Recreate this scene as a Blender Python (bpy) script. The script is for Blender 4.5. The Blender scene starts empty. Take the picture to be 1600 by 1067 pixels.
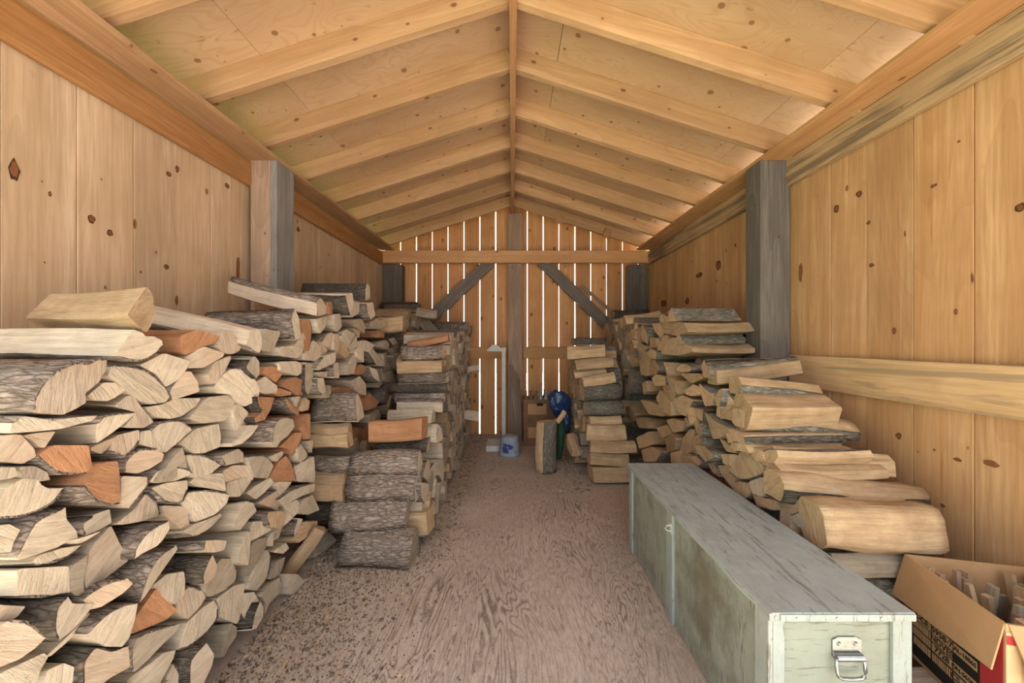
import bpy, bmesh, math, random
from mathutils import Vector, Matrix, noise

# ------------------------------------------------------------------ camera, world, light, exposure
F = 575.0          # focal length in pixels of the 1600 wide frame
EYE = 1.16         # eye height above the plywood floor
sc = bpy.context.scene
col = sc.collection
cam_d = bpy.data.cameras.new('camera'); cam = bpy.data.objects.new('camera', cam_d); col.objects.link(cam)
cam_d.sensor_width = 36; cam_d.lens = 36*F/1600; cam_d.clip_start = 0.02
cam.location = (0, 0, EYE); cam.rotation_euler = (math.pi/2, 0, 0)
sc.camera = cam
sc.view_settings.view_transform = 'Standard'; sc.view_settings.look = 'None'
sc.view_settings.gamma = 1; sc.view_settings.use_curve_mapping = False
sc.view_settings.exposure = 0.2
sc.cycles.max_bounces = 8; sc.cycles.diffuse_bounces = 6
w = bpy.data.worlds.new('world'); sc.world = w; w.use_nodes = True
w.node_tree.nodes['Background'].inputs[0].default_value = (0.93, 0.97, 1.0, 1)
w.node_tree.nodes['Background'].inputs[1].default_value = 2.0
def area_light(name, loc, rot, sx, sy, power, colr):
    d = bpy.data.lights.new(name, 'AREA'); d.shape = 'RECTANGLE'; d.size = sx; d.size_y = sy
    d.energy = power; d.color = colr
    o = bpy.data.objects.new(name, d); col.objects.link(o); o.location = loc; o.rotation_euler = rot
    return o
# daylight of the open yard in front of the shed's doorway, behind the camera
area_light('yard_daylight', (0, -6.0, 3.6), (math.radians(72), 0, 0), 10, 6, 130, (1.0, 0.975, 0.94))
sun_d = bpy.data.lights.new('sun', 'SUN'); sun_d.energy = 62.0; sun_d.angle = math.radians(1.5); sun_d.color = (1, .95, .86)
sun = bpy.data.objects.new('sun', sun_d); col.objects.link(sun)
sun.rotation_euler = (math.radians(4), math.radians(48), 0)

XL, XR, YB = -1.58, 1.66, 4.62      # inner faces of the side walls and back wall
YF = 0.45                          # open front
SL = 0.32                           # roof slope
def P(u, v, Y): return Vector(((u-800)*Y/F, Y, EYE-(v-533.5)*Y/F))
def PX(u, v, X): return P(u, v, F*X/(u-800))

# ------------------------------------------------------------------ materials
class N:
    def __init__(s, name):
        s.m = bpy.data.materials.new(name); s.m.use_nodes = True
        s.t = s.m.node_tree; s.b = s.t.nodes['Principled BSDF']; s.n = s.t.nodes; s.l = s.t.links
    def new(s, typ, **kw):
        n = s.n.new(typ)
        for k, v in kw.items():
            if k.startswith('i_'): n.inputs[int(k[2:]) if k[2:].isdigit() else k[2:].replace('_', ' ')].default_value = v
            else: setattr(n, k, v)
        return n
    def link(s, a, b): s.l.new(a, b)
    def coords(s, scale, island=False, rot=None):
        tc = s.new('ShaderNodeTexCoord')
        if island: r = s.new('ShaderNodeNewGeometry').outputs['Random Per Island']
        else: r = s.new('ShaderNodeObjectInfo').outputs['Random']
        mul = s.new('ShaderNodeMath', operation='MULTIPLY', i_1=37.0); s.link(r, mul.inputs[0])
        add = s.new('ShaderNodeVectorMath', operation='ADD')
        s.link(tc.outputs['Object'], add.inputs[0]); s.link(mul.outputs[0], add.inputs[1])
        mp = s.new('ShaderNodeMapping'); mp.inputs['Scale'].default_value = scale
        if rot: mp.inputs['Rotation'].default_value = rot
        s.link(add.outputs[0], mp.inputs[0])
        return mp.outputs[0], r, add.outputs[0]
    def noise(s, vec, scale, detail=4, rough=.55, dist=0):
        n = s.new('ShaderNodeTexNoise'); n.inputs['Scale'].default_value = scale; n.inputs['Detail'].default_value = detail
        n.inputs['Roughness'].default_value = rough; n.inputs['Distortion'].default_value = dist
        if vec: s.link(vec, n.inputs['Vector'])
        return n.outputs['Fac']
    def ramp(s, fac, stops):
        r = s.new('ShaderNodeValToRGB'); e = r.color_ramp.elements
        while len(e) < len(stops): e.new(.5)
        for i, (p, c) in enumerate(stops):
            e[i].position = p; e[i].color = (c[0], c[1], c[2], 1) if hasattr(c, '__len__') else (c, c, c, 1)
        s.link(fac, r.inputs[0]); return r.outputs[0]
    def mix(s, fac, a, b, mode='MIX'):
        m = s.new('ShaderNodeMix', data_type='RGBA', blend_type=mode)
        if isinstance(fac, (int, float)): m.inputs[0].default_value = fac
        else: s.link(fac, m.inputs[0])
        for k, x in ((6, a), (7, b)):
            if isinstance(x, tuple): m.inputs[k].default_value = (*x[:3], 1)
            else: s.link(x, m.inputs[k])
        return m.outputs[2]
    def out(s, colr, rough=.75, height=None, bump=.3, dist=.01, metal=0):
        if isinstance(colr, tuple): s.b.inputs['Base Color'].default_value = (*colr, 1)
        else: s.link(colr, s.b.inputs['Base Color'])
        s.b.inputs['Roughness'].default_value = rough; s.b.inputs['Metallic'].default_value = metal
        s.b.inputs['Specular IOR Level'].default_value = .25
        if height is not None:
            bm = s.new('ShaderNodeBump'); bm.inputs['Strength'].default_value = bump; bm.inputs['Distance'].default_value = dist
            s.link(height, bm.inputs['Height']); s.link(bm.outputs[0], s.b.inputs['Normal'])
        return s.m

def wood(name, ca, cb, axis='z', island=False, knots=1.0, grain=.5, stain=None, cathedral=.5, vary=.12, rough=.7, kscale=1.0, bump=.15, sthr=.52):
    """sawn timber: grain runs along `axis`; knots; colour varies per board"""
    n = N(name)
    st = {'x': (.045, 1, 1), 'y': (1, .045, 1), 'z': (1, 1, .045)}[axis]
    vec, rnd, raw = n.coords(st, island)
    fine = n.noise(vec, 90, 3, .6)
    broad = n.noise(vec, 9, 3, .5, 1.5)
    # cathedral grain rings
    st2 = {'x': (.12, 1, 1), 'y': (1, .12, 1), 'z': (1, 1, .12)}[axis]
    mp = n.new('ShaderNodeMapping'); mp.inputs['Scale'].default_value = st2; n.link(raw, mp.inputs[0])
    lo = n.noise(mp.outputs[0], 3.2, 1, .4, .3)
    m1 = n.new('ShaderNodeMath', operation='MULTIPLY', i_1=16.0); n.link(lo, m1.inputs[0])
    fr = n.new('ShaderNodeMath', operation='FRACT'); n.link(m1.outputs[0], fr.inputs[0])
    rings = n.ramp(fr.outputs[0], [(0, 0), (.75, .5), (1, 1)])
    c = n.ramp(broad, [(.33, ca), (.66, cb)]); big = n.noise(raw, 2.6, 3, .6); c = n.mix(n.ramp(big, [(.45, 0), (.65, .6)]), c, tuple(x*.9 for x in cb)); c = n.mix(n.ramp(n.noise(vec, 5, 4, .65, 1.0), [(.55, 0), (.68, .55)]), c, tuple(min(1, x*1.12+.03) for x in ca))
    c = n.mix(n.ramp(fine, [(.38, 0.0), (.68, min(1, grain*1.3))]), c, tuple(x*.72 for x in cb))
    mr = n.new('ShaderNodeMath', operation='MULTIPLY', i_1=cathedral*.5); n.link(rings, mr.inputs[0])
    c = n.mix(mr.outputs[0], c, tuple(x*.66 for x in cb))
    if stain:
        sn = n.noise(vec, 16, 6, .75, .8); sg = n.noise(raw, 1.6, 2); sa = n.new('ShaderNodeMath', operation='MULTIPLY_ADD', i_1=.5); n.link(sg, sa.inputs[0]); n.link(sn, sa.inputs[2]); c = n.mix(n.ramp(sa.outputs[0], [(sthr+.27, 0), (sthr+.36, .75)]), c, stain)
    if knots:
        sx = n.new('ShaderNodeSeparateXYZ'); n.link(raw, sx.inputs[0])
        al, (p, q) = {'x': (0, (1, 2)), 'y': (1, (0, 2)), 'z': (2, (0, 1))}[axis]
        ad = n.new('ShaderNodeMath', operation='ADD'); n.link(sx.outputs[p], ad.inputs[0]); n.link(sx.outputs[q], ad.inputs[1])
        cx = n.new('ShaderNodeCombineXYZ'); n.link(ad.outputs[0], cx.inputs[0]); n.link(sx.outputs[al], cx.inputs[1])
        mk = n.new('ShaderNodeMapping'); mk.inputs['Scale'].default_value = (6.0*kscale, 3.6*kscale, 1); n.link(cx.outputs[0], mk.inputs[0])
        v = n.new('ShaderNodeTexVoronoi', voronoi_dimensions='2D'); v.inputs['Scale'].default_value = 1.0; n.link(mk.outputs[0], v.inputs['Vector'])
        sep = n.new('ShaderNodeSeparateColor'); n.link(v.outputs['Color'], sep.inputs[0])
        pw = n.new('ShaderNodeMath', operation='POWER', i_1=2.2); n.link(sep.outputs[0], pw.inputs[0])
        sz = n.new('ShaderNodeMath', operation='MULTIPLY', i_1=.125*knots); n.link(pw.outputs[0], sz.inputs[0])
        dn = n.noise(raw, 30, 2); dj = n.new('ShaderNodeMath', operation='MULTIPLY_ADD', i_1=.03); n.link(dn, dj.inputs[0]); n.link(v.outputs['Distance'], dj.inputs[2])
        dd = n.new('ShaderNodeMath', operation='SUBTRACT'); n.link(sz.outputs[0], dd.inputs[0]); n.link(dj.outputs[0], dd.inputs[1])
        kk = n.ramp(dd.outputs[0], [(0.0, 0), (.010, .92), (.035, .55), (.06, .75)])
        halo = n.new('ShaderNodeMath', operation='ADD', i_1=.06); n.link(dd.outputs[0], halo.inputs[0])
        hh = n.ramp(halo.outputs[0], [(0.0, 0), (.09, .30)])
        c = n.mix(hh, c, (cb[0]*.75, cb[1]*.5, cb[2]*.35))
        c = n.mix(kk, c, (.10, .035, .014))
        stv = n.noise(vec, 13, 3, .6, 1.2); c = n.mix(n.ramp(stv, [(.68, 0), (.74, .55)]), c, (cb[0]*.55, cb[1]*.36, cb[2]*.25))
    mv = n.new('ShaderNodeMapRange'); mv.inputs[3].default_value = 1-vary; mv.inputs[4].default_value = 1+vary; n.link(rnd, mv.inputs[0])
    hs = n.new('ShaderNodeHueSaturation'); n.link(mv.outputs[0], hs.inputs['Value']); n.link(c, hs.inputs['Color'])
    return n.out(hs.outputs[0], rough, fine, bump, .004)

def split_mat(name, ca, cb, grain=.45, end=False, red=None):
    n = N(name)
    if end: vec, rnd, raw = n.coords((1, .25, 1.6), rot=(0, 0, 0))
    else: vec, rnd, raw = n.coords((.07, 1, 1))
    # random streak direction per log on the cut ends
    if end:
        vr = n.new('ShaderNodeVectorRotate', rotation_type='X_AXIS'); 
        ma = n.new('ShaderNodeMath', operation='MULTIPLY', i_1=6.28); n.link(rnd, ma.inputs[0]); n.link(ma.outputs[0], vr.inputs['Angle'])
        tc = n.new('ShaderNodeTexCoord'); n.link(tc.outputs['Object'], vr.inputs['Vector'])
        mp = n.new('ShaderNodeMapping'); mp.inputs['Scale'].default_value = (1, .16, 1); n.link(vr.outputs[0], mp.inputs[0]); vec = mp.outputs[0]
    f = n.noise(vec, 80 if end else 70, 6, .72)
    b = n.noise(raw, 8, 4, .6)
    c = n.ramp(b, [(.3, ca), (.7, cb)])
    c = n.mix(n.ramp(f, [(.42, 0), (.68, grain)]), c, tuple(x*.5 for x in cb)); c = n.mix(n.ramp(n.noise(raw, 17, 5, .7), [(.5, 0), (.7, .35)]), c, (cb[0]*.62, cb[1]*.60, cb[2]*.60))
    if end:   # drying checks
        ck = n.noise(vec, 16, 3, .5, .5); c = n.mix(n.ramp(ck, [(.67, 0), (.70, .7)]), c, (.10, .07, .045))
        sp = n.noise(raw, 55, 2, .6); c = n.mix(n.ramp(sp, [(.66, 0), (.72, .35)]), c, (.25, .17, .10))
    if red: c = n.mix(n.ramp(n.noise(raw, 5, 2), [(.45, 0), (.6, .6)]), c, red)
    mv = n.new('ShaderNodeMapRange'); mv.inputs[3].default_value = .80; mv.inputs[4].default_value = 1.16; n.link(rnd, mv.inputs[0])
    hs = n.new('ShaderNodeHueSaturation'); n.link(mv.outputs[0], hs.inputs['Value']); n.link(c, hs.inputs['Color'])
    return n.out(hs.outputs[0], .8, f, .8, .009)

def bark_mat(name, ca, cb, cc):
    n = N(name)
    vec, rnd, raw = n.coords((.28, 1, 1))
    wob = n.new('ShaderNodeTexNoise'); wob.inputs['Scale'].default_value = 26; wob.inputs['Detail'].default_value = 3; n.link(vec, wob.inputs['Vector'])
    off = n.new('ShaderNodeVectorMath', operation='MULTIPLY_ADD'); off.inputs[1].default_value = (.05, .05, .05); n.link(wob.outputs['Color'], off.inputs[0]); n.link(vec, off.inputs[2])
    v = n.new('ShaderNodeTexVoronoi', feature='DISTANCE_TO_EDGE'); v.inputs['Scale'].default_value = 62; n.link(off.outputs[0], v.inputs['Vector'])
    plate = n.ramp(v.outputs['Distance'], [(.0, 0), (.16, .75), (.4, 1)])
    a = n.noise(vec, 120, 5, .75)
    c = n.ramp(a, [(.36, tuple(x*.62 for x in cb)), (.68, tuple(x*.92 for x in cc))])
    c = n.mix(n.ramp(n.noise(raw, 11, 4, .65), [(.5, 0), (.66, .5)]), c, tuple(x*1.15 for x in cc))
    c = n.mix(n.ramp(n.noise(raw, 24, 4, .65), [(.58, 0), (.68, .55)]), c, (.24, .125, .075))
    inv = n.ramp(plate, [(0, .6), (1, 0)]); c = n.mix(inv, c, ca)
    hgt = n.mix(.35, plate, a)
    mv = n.new('ShaderNodeMapRange'); mv.inputs[3].default_value = .8; mv.inputs[4].default_value = 1.25; n.link(rnd, mv.inputs[0])
    hs = n.new('ShaderNodeHueSaturation'); n.link(mv.outputs[0], hs.inputs['Value']); n.link(c, hs.inputs['Color'])
    return n.out(hs.outputs[0], .92, hgt, .8, .008)

def plain(name, c, rough=.6, metal=0, spec=None, nz=0, nscale=20, c2=None, bump=.2):
    n = N(name)
    if nz:
        vec, rnd, raw = n.coords((1, 1, 1)); f = n.noise(raw, nscale, 5, .6)
        cc = n.ramp(f, [(.5-nz/2, c), (.5+nz/2, c2 or tuple(x*.6 for x in c))]); m = n.out(cc, rough, f, bump, .004, metal)
    else: m = n.out(c, rough, metal=metal)
    if spec is not None: n.b.inputs['Specular IOR Level'].default_value = spec
    return m

M = {}
M['wall_l'] = wood('pine_boards_left', (.64, .49, .345), (.51, .35, .215), 'z', True, .6, .45, cathedral=.5, vary=.13)

M['wall_r'] = wood('pine_boards_right', (.62, .395, .215), (.48, .265, .125), 'z', True, .6, .4, cathedral=.5, vary=.12)
M['wall_b'] = wood('pine_boards_back', (.66, .37, .165), (.54, .265, .105), 'z', True, .9, .4, cathedral=.3, vary=.2)
M['plate'] = wood('plate_timber', (.52, .30, .15), (.42, .22, .10), 'y', False, .8, .5, cathedral=.5)
M['beam_l'] = wood('beam_timber_left', (.50, .27, .11), (.38, .17, .06), 'y', False, .6, .5, cathedral=.6)
M['beam_r'] = wood('beam_timber_right', (.62, .43, .24), (.52, .33, .17), 'y', False, .4, .3, stain=(.12, .10, .08), cathedral=.3)
M['tie'] = wood('tie_timber', (.62, .36, .18), (.52, .28, .13), 'x', False, .6, .3, cathedral=.5)
M['rafter'] = wood('rafter_timber', (.51, .325, .185), (.40, .235, .12), 'x', False, .8, .3, cathedral=.6, kscale=1.4)
M['ridge'] = wood('ridge_timber', (.48, .28, .14), (.36, .19, .09), 'y', False, .4, .4)
M['greypost'] = wood('weathered_timber', (.21, .195, .18), (.15, .135, .125), 'z', False, .6, .6, cathedral=.9, vary=.1, bump=.35)
M['brownpost'] = wood('half_weathered_timber', (.40, .30, .22), (.31, .215, .15), 'z', False, .6, .5, cathedral=.8, vary=.1, bump=.3)
M['greybrace'] = wood('weathered_brace', (.27, .235, .20), (.19, .16, .135), 'x', False, .5, .6, cathedral=.7)
M['rail'] = wood('girt_timber', (.66, .46, .27), (.55, .35, .18), 'y', False, .3, .4, stain=(.26, .19, .12), cathedral=.3)
M['railb'] = wood('girt_timber_back', (.60, .36, .16), (.50, .27, .11), 'x', False, .9, .3, cathedral=.5)
# end faces, split faces and bark
T = {'p': ((.70, .595, .465), (.56, .465, .345)), 'q': ((.64, .53, .415), (.52, .41, .305)), 'o': ((.52, .28, .155), (.43, .205, .10)),
     't': ((.62, .45, .285), (.48, .325, .19)), 'g': ((.44, .37, .285), (.34, .275, .205)), 'y': ((.60, .43, .265), (.47, .315, .18))}
for k, (a, b) in T.items():
    M['end_'+k] = split_mat('cut_end_'+k, a, b, .55, True, red=(.54, .38, .26) if k == 'q' else None)
    M['side_'+k] = split_mat('split_face_'+k, tuple(x*.94 for x in a), tuple(x*.86 for x in b), .6)
M['bark_b'] = bark_mat('brown_bark', (.05, .036, .028), (.21, .155, .12), (.38, .32, .275))
M['bark_g'] = bark_mat('grey_bark', (.06, .054, .044), (.20, .18, .145), (.31, .285, .24))
M['bark_d'] = bark_mat('dark_bark', (.03, .025, .02), (.085, .07, .055), (.15, .125, .10))

def plywood_floor():
    n = N('weathered_plywood')
    vec, rnd, raw = n.coords((1, .2, 1))
    lo = n.noise(vec, 3.8, 3, .55, 1.3)
    m = n.new('ShaderNodeMath', operation='MULTIPLY', i_1=30.0); n.link(lo, m.inputs[0])
    jag = n.noise(raw, 38, 3, .7); jm = n.new('ShaderNodeMath', operation='MULTIPLY_ADD', i_1=.5); n.link(jag, jm.inputs[0]); n.link(m.outputs[0], jm.inputs[2])
    fr = n.new('ShaderNodeMath', operation='FRACT'); n.link(jm.outputs[0], fr.inputs[0])
    line = n.ramp(fr.outputs[0], [(0, .7), (.2, 0), (.72, 0.0), (1, .9)])
    patch = n.noise(raw, 2.2, 4, .6); fine = n.noise(vec, 110, 4, .7)
    c = n.ramp(patch, [(.3, (.56, .47, .41)), (.7, (.44, .36, .31))])
    c = n.mix(n.ramp(fine, [(.4, 0), (.7, .5)]), c, (.20, .145, .105))
    gate = n.ramp(n.noise(raw, 1.6, 3, .6), [(.38, .15), (.6, 1)])
    ml = n.new('ShaderNodeMath', operation='MULTIPLY'); n.link(line, ml.inputs[0]); n.link(gate, ml.inputs[1])
    c = n.mix(ml.outputs[0], c, (.13, .088, .065))
    g = n.noise(raw, 160, 3, .7); c = n.mix(n.ramp(g, [(.56, 0), (.68, .5)]), c, (.50, .42, .34)); g2 = n.noise(raw, 90, 4, .75); c = n.mix(n.ramp(g2, [(.55, 0), (.7, .55)]), c, (.16, .115, .085))
    return n.out(c, .85, fine, .3, .004)
M['floor'] = plywood_floor()
def plywood_roof():
    n = N('roof_plywood')
    vec, rnd, raw = n.coords((.22, 1, 1), True)
    lo = n.noise(vec, 3.4, 2, .5, 1.1)
    m = n.new('ShaderNodeMath', operation='MULTIPLY', i_1=24.0); n.link(lo, m.inputs[0])
    fr = n.new('ShaderNodeMath', operation='FRACT'); n.link(m.outputs[0], fr.inputs[0])
    line = n.ramp(fr.outputs[0], [(0, .35), (.2, 0), (.75, .0), (1, .4)])
    patch = n.noise(vec, 3, 4, .6)
    c = n.ramp(patch, [(.3, (.52, .365, .235)), (.7, (.405, .26, .15))])
    c = n.mix(line, c, (.40, .22, .10))
    sp = n.noise(vec, 26, 3, .7, 1); c = n.mix(n.ramp(sp, [(.66, 0), (.72, .7)]), c, (.30, .15, .07))
    v = n.new('ShaderNodeTexVoronoi', voronoi_dimensions='2D'); v.inputs['Scale'].default_value = 5.5; n.link(raw, v.inputs['Vector'])
    sep = n.new('ShaderNodeSeparateColor'); n.link(v.outputs['Color'], sep.inputs[0])
    sz = n.new('ShaderNodeMath', operation='MULTIPLY', i_1=.095); n.link(sep.outputs[0], sz.inputs[0])
    dd = n.new('ShaderNodeMath', operation='SUBTRACT'); n.link(sz.outputs[0], dd.inputs[0]); n.link(v.outputs['Distance'], dd.inputs[1])
    c = n.mix(n.ramp(dd.outputs[0], [(0, 0), (.01, .8)]), c, (.20, .09, .04))
    return n.out(c, .75, patch, .1, .003)
M['roof'] = plywood_roof()
def chest_paint(name, base, dirt, axis, amt):
    n = N(name)
    st = {'y': (1, .09, 1), 'x': (.12, 1, 1), 'z': (1, 1, .12)}[axis]
    vec, rnd, raw = n.coords(st, False)
    cr = n.noise(vec, 70, 5, .72, .5); d = n.noise(raw, 3.5, 5, .65)
    c = n.ramp(n.noise(raw, 14, 4, .6), [(.3, base), (.7, tuple(x*.86 for x in base))])
    c = n.mix(n.ramp(d, [(.48, 0), (.68, amt)]), c, dirt)
    c = n.mix(n.ramp(cr, [(.56, 0), (.62, .75)]), c, (.12, .11, .085)); c = n.mix(n.ramp(n.noise(raw, 120, 3, .7), [(.55, 0), (.7, .3)]), c, (.20, .19, .15))
    return n.out(c, .6, cr, .35, .003)
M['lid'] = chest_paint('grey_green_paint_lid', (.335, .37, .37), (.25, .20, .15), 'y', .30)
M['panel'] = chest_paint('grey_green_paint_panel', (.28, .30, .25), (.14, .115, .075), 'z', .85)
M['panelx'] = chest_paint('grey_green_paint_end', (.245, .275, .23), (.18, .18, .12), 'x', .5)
M['corner'] = chest_paint('pale_grey_paint', (.31, .35, .33), (.32, .30, .25), 'z', .35)
M['steel'] = plain('zinc_steel', (.38, .40, .40), .27, .9, nz=.6, nscale=60, c2=(.24, .24, .23), bump=.15)
M['iron'] = plain('bare_wire', (.38, .34, .28), .5, .4)
M['card'] = plain('cardboard', (.46, .285, .15), .85, nz=.5, nscale=9, c2=(.38, .225, .115), bump=.05)
M['card_d'] = plain('cardboard_dark', (.24, .145, .08), .9, nz=.5, nscale=14, c2=(.15, .08, .045))
M['red'] = plain('red_print', (.36, .03, .035), .7)
M['black'] = plain('black_print', (.015, .014, .013), .7)
M['inkpaper'] = plain('unprinted_card', (.40, .25, .13), .85)
M['tape'] = plain('tape', (.52, .37, .2), .35)
M['white'] = plain('white_paint', (.62, .62, .58), .5, nz=.5, nscale=12, c2=(.48, .48, .45))
M['pail'] = plain('grey_pail', (.33, .37, .43), .6, nz=.5, nscale=16, c2=(.20, .24, .32), bump=.5)
M['bluepaint'] = plain('blue_paint', (.05, .06, .22), .6)
M['tarp'] = plain('blue_tarp', (.008, .032, .11), .35, spec=.6)
M['green'] = plain('green_cloth', (.012, .06, .03), .7)
M['glass'] = plain('bottle_glass', (.30, .32, .30), .15, spec=.8)
M['grass'] = plain('yard_grass', (.25, .32, .12), .95, nz=.5, nscale=4, c2=(.17, .25, .08))
M['bounce'] = plain('bounce_ground', (.84, .81, .76), .95, nz=.4, nscale=25, c2=(.74, .71, .67))
M['yard'] = plain('dim_bounce_ground', (.36, .315, .26), .95, nz=.4, nscale=9, c2=(.28, .24, .19))
M['chip'] = split_mat('chip_wood', (.68, .52, .34), (.50, .36, .22))
M['dirt'] = bark_mat('bark_crumbs', (.12, .085, .065), (.22, .165, .13), (.32, .245, .19))

# ------------------------------------------------------------------ mesh helpers
def link_mesh(name, bm, mats, parent=None, smooth=False):
    bmesh.ops.recalc_face_normals(bm, faces=bm.faces)
    me = bpy.data.meshes.new(name); bm.to_mesh(me); bm.free()
    for m in (mats if isinstance(mats, (list, tuple)) else [mats]): me.materials.append(m)
    if smooth: me.polygons.foreach_set('use_smooth', [True]*len(me.polygons))
    o = bpy.data.objects.new(name, me); col.objects.link(o)
    if parent: o.parent = parent
    return o
def tag(o, label=None, cat=None, group=None, kind=None):
    if label: o['label'] = label
    if cat: o['category'] = cat
    if group: o['group'] = group
    if kind: o['kind'] = kind
    return o
def empty(name, loc=(0, 0, 0), rz=0):
    o = bpy.data.objects.new(name, None); col.objects.link(o); o.location = loc; o.rotation_euler = (0, 0, rz)
    o.empty_display_size = .1; return o
def box(bm, x0, x1, y0, y1, z0, z1, bev=0, mi=0, rotm=None):
    vs = [bm.verts.new((x, y, z)) for x in (x0, x1) for y in (y0, y1) for z in (z0, z1)]
    fs = [bm.faces.new([vs[i] for i in q]) for q in ((0, 1, 3, 2), (4, 6, 7, 5), (0, 4, 5, 1), (2, 3, 7, 6), (0, 2, 6, 4), (1, 5, 7, 3))]
    for f in fs: f.material_index = mi
    if bev:
        es = list({e for f in fs for e in f.edges})
        bmesh.ops.bevel(bm, geom=es, offset=bev, segments=2, affect='EDGES', profile=.6)
    return vs
def bar(bm, a, b, wx, wz, up=(0, 0, 1), bev=0):
    """square bar from a to b; wx across, wz along `up`"""
    a, b = Vector(a), Vector(b); d = (b-a).normalized(); up = Vector(up)
    s = d.cross(up).normalized(); t = s.cross(d).normalized()
    vs = []
    for p in (a, b):
        for (i, j) in ((-1, -1), (1, -1), (1, 1), (-1, 1)): vs.append(bm.verts.new(p+s*i*wx/2+t*j*wz/2))
    fs = [bm.faces.new([vs[i] for i in q]) for q in ((0, 3, 2, 1), (4, 5, 6, 7), (0, 1, 5, 4), (1, 2, 6, 5), (2, 3, 7, 6), (3, 0, 4, 7))]
    if bev:
        bmesh.ops.bevel(bm, geom=list({e for f in fs for e in f.edges}), offset=bev, segments=2, affect='EDGES')
def beam_obj(name, a, b, wx, wz, mat, parent=None, bev=.004, up=(0, 0, 1)):
    """own frame: local x runs along the timber, so grain follows it"""
    a, b = Vector(a), Vector(b); L = (b-a).length; bm = bmesh.new()
    n = max(2, int(L/.12))
    d = (b-a).normalized(); s = Vector(up).cross(d).normalized(); t = d.cross(s).normalized()
    box(bm, -L/2, L/2, -wx/2, wx/2, -wz/2, wz/2, bev)
    o = link_mesh(name, bm, mat, parent)
    o.matrix_world = Matrix.Translation((a+b)/2) @ Matrix((d, s, t)).transposed().to_4x4()
    return o
def tube(bm, pts, r, seg=8, cap=True):
    pts = [Vector(p) for p in pts]; rings = []
    for i, p in enumerate(pts):
        d = (pts[min(i+1, len(pts)-1)]-pts[max(i-1, 0)]).normalized()
        s = d.cross(Vector((0, 0, 1)) if abs(d.z) < .9 else Vector((1, 0, 0))).normalized(); t = d.cross(s)
        rr = r[i] if isinstance(r, (list, tuple)) else r
        rings.append([bm.verts.new(p+(s*math.cos(a)+t*math.sin(a))*rr) for a in [k*2*math.pi/seg for k in range(seg)]])
    for A, B in zip(rings, rings[1:]):
        for k in range(seg): bm.faces.new((A[k], A[(k+1) % seg], B[(k+1) % seg], B[k]))
    if cap: bm.faces.new(rings[0][::-1]); bm.faces.new(rings[-1])
def lathe(bm, prof, cx=0, cy=0, seg=24):
    rings = [[bm.verts.new((cx+r*math.cos(k*2*math.pi/seg), cy+r*math.sin(k*2*math.pi/seg), z)) for k in range(seg)] for r, z in prof]
    for A, B in zip(rings, rings[1:]):
        for k in range(seg): bm.faces.new((A[k], A[(k+1) % seg], B[(k+1) % seg], B[k]))
    bm.faces.new(rings[0][::-1]); bm.faces.new(rings[-1])

# ------------------------------------------------------------------ the building
ZP = EYE+1.075                       # underside of the top plates
def roof_z(x): return EYE+1.712-SL*abs(x)      # underside of the plywood
bm = bmesh.new(); box(bm, XL-.03, XR+.03, YF, YB+.03, -.03, 0)
tag(link_mesh('floor', bm, M['floor']), kind='structure')
bm = bmesh.new(); box(bm, -14, -1.95, -9, 16, -.30, -.2); tag(link_mesh('ground_grass', bm, M['grass']), kind='structure')
bm = bmesh.new(); box(bm, -1.95, 14, .45, 16, -.30, -.2); tag(link_mesh('ground_bounce', bm, M['bounce']), kind='structure')  # pale ground added to bounce sunlight up to the right eave
bm = bmesh.new(); box(bm, -1.95, 14, -9, .449, -.30, -.2); tag(link_mesh('ground_dim_bounce', bm, M['yard']), kind='structure')  # unseen front ground, added darker to cut the bounce into the shed

M['knot'] = plain('knot_ring', (.07, .028, .014), .6)
M['knot_in'] = plain('knot_heart', (.25, .105, .045), .6, nz=.5, nscale=90, c2=(.16, .06, .025))
KN = {'wall_left': [(22, 265, 9, 17), (78, 303, 3, 4), (143, 342, 6, 7), (172, 364, 5, 5), (264, 272, 4, 4), (260, 417, 4, 4), (211, 350, 2.5, 8), (277, 264, 3, 6), (355, 290, 4, 4), (372, 425, 3, 26), (276, 470, 3, 8), (70, 410, 1.5, 1.5), (220, 425, 2, 2), (466, 358, 2.5, 4)],
      'wall_right': [(1342, 303, 4.5, 5), (1307, 326, 4, 6), (1594, 324, 8, 7), (1459, 290, 5, 3), (1498, 221, 3, 2), (1357, 348, 3, 3), (1362, 414, 4, 3), (1251, 425, 3, 17), (1414, 365, 1.5, 6), (1519, 434, 2.5, 8), (1404, 681, 5, 5), (1496, 718, 7, 3), (1548, 724, 13, 5), (1473, 790, 4, 3), (1460, 703, 2, 2), (1122, 415, 4, 8), (1092, 430, 5, 4), (1149, 383, 1.5, 3), (1037, 474, 5, 6), (1074, 470, 3, 6)]}
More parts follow.
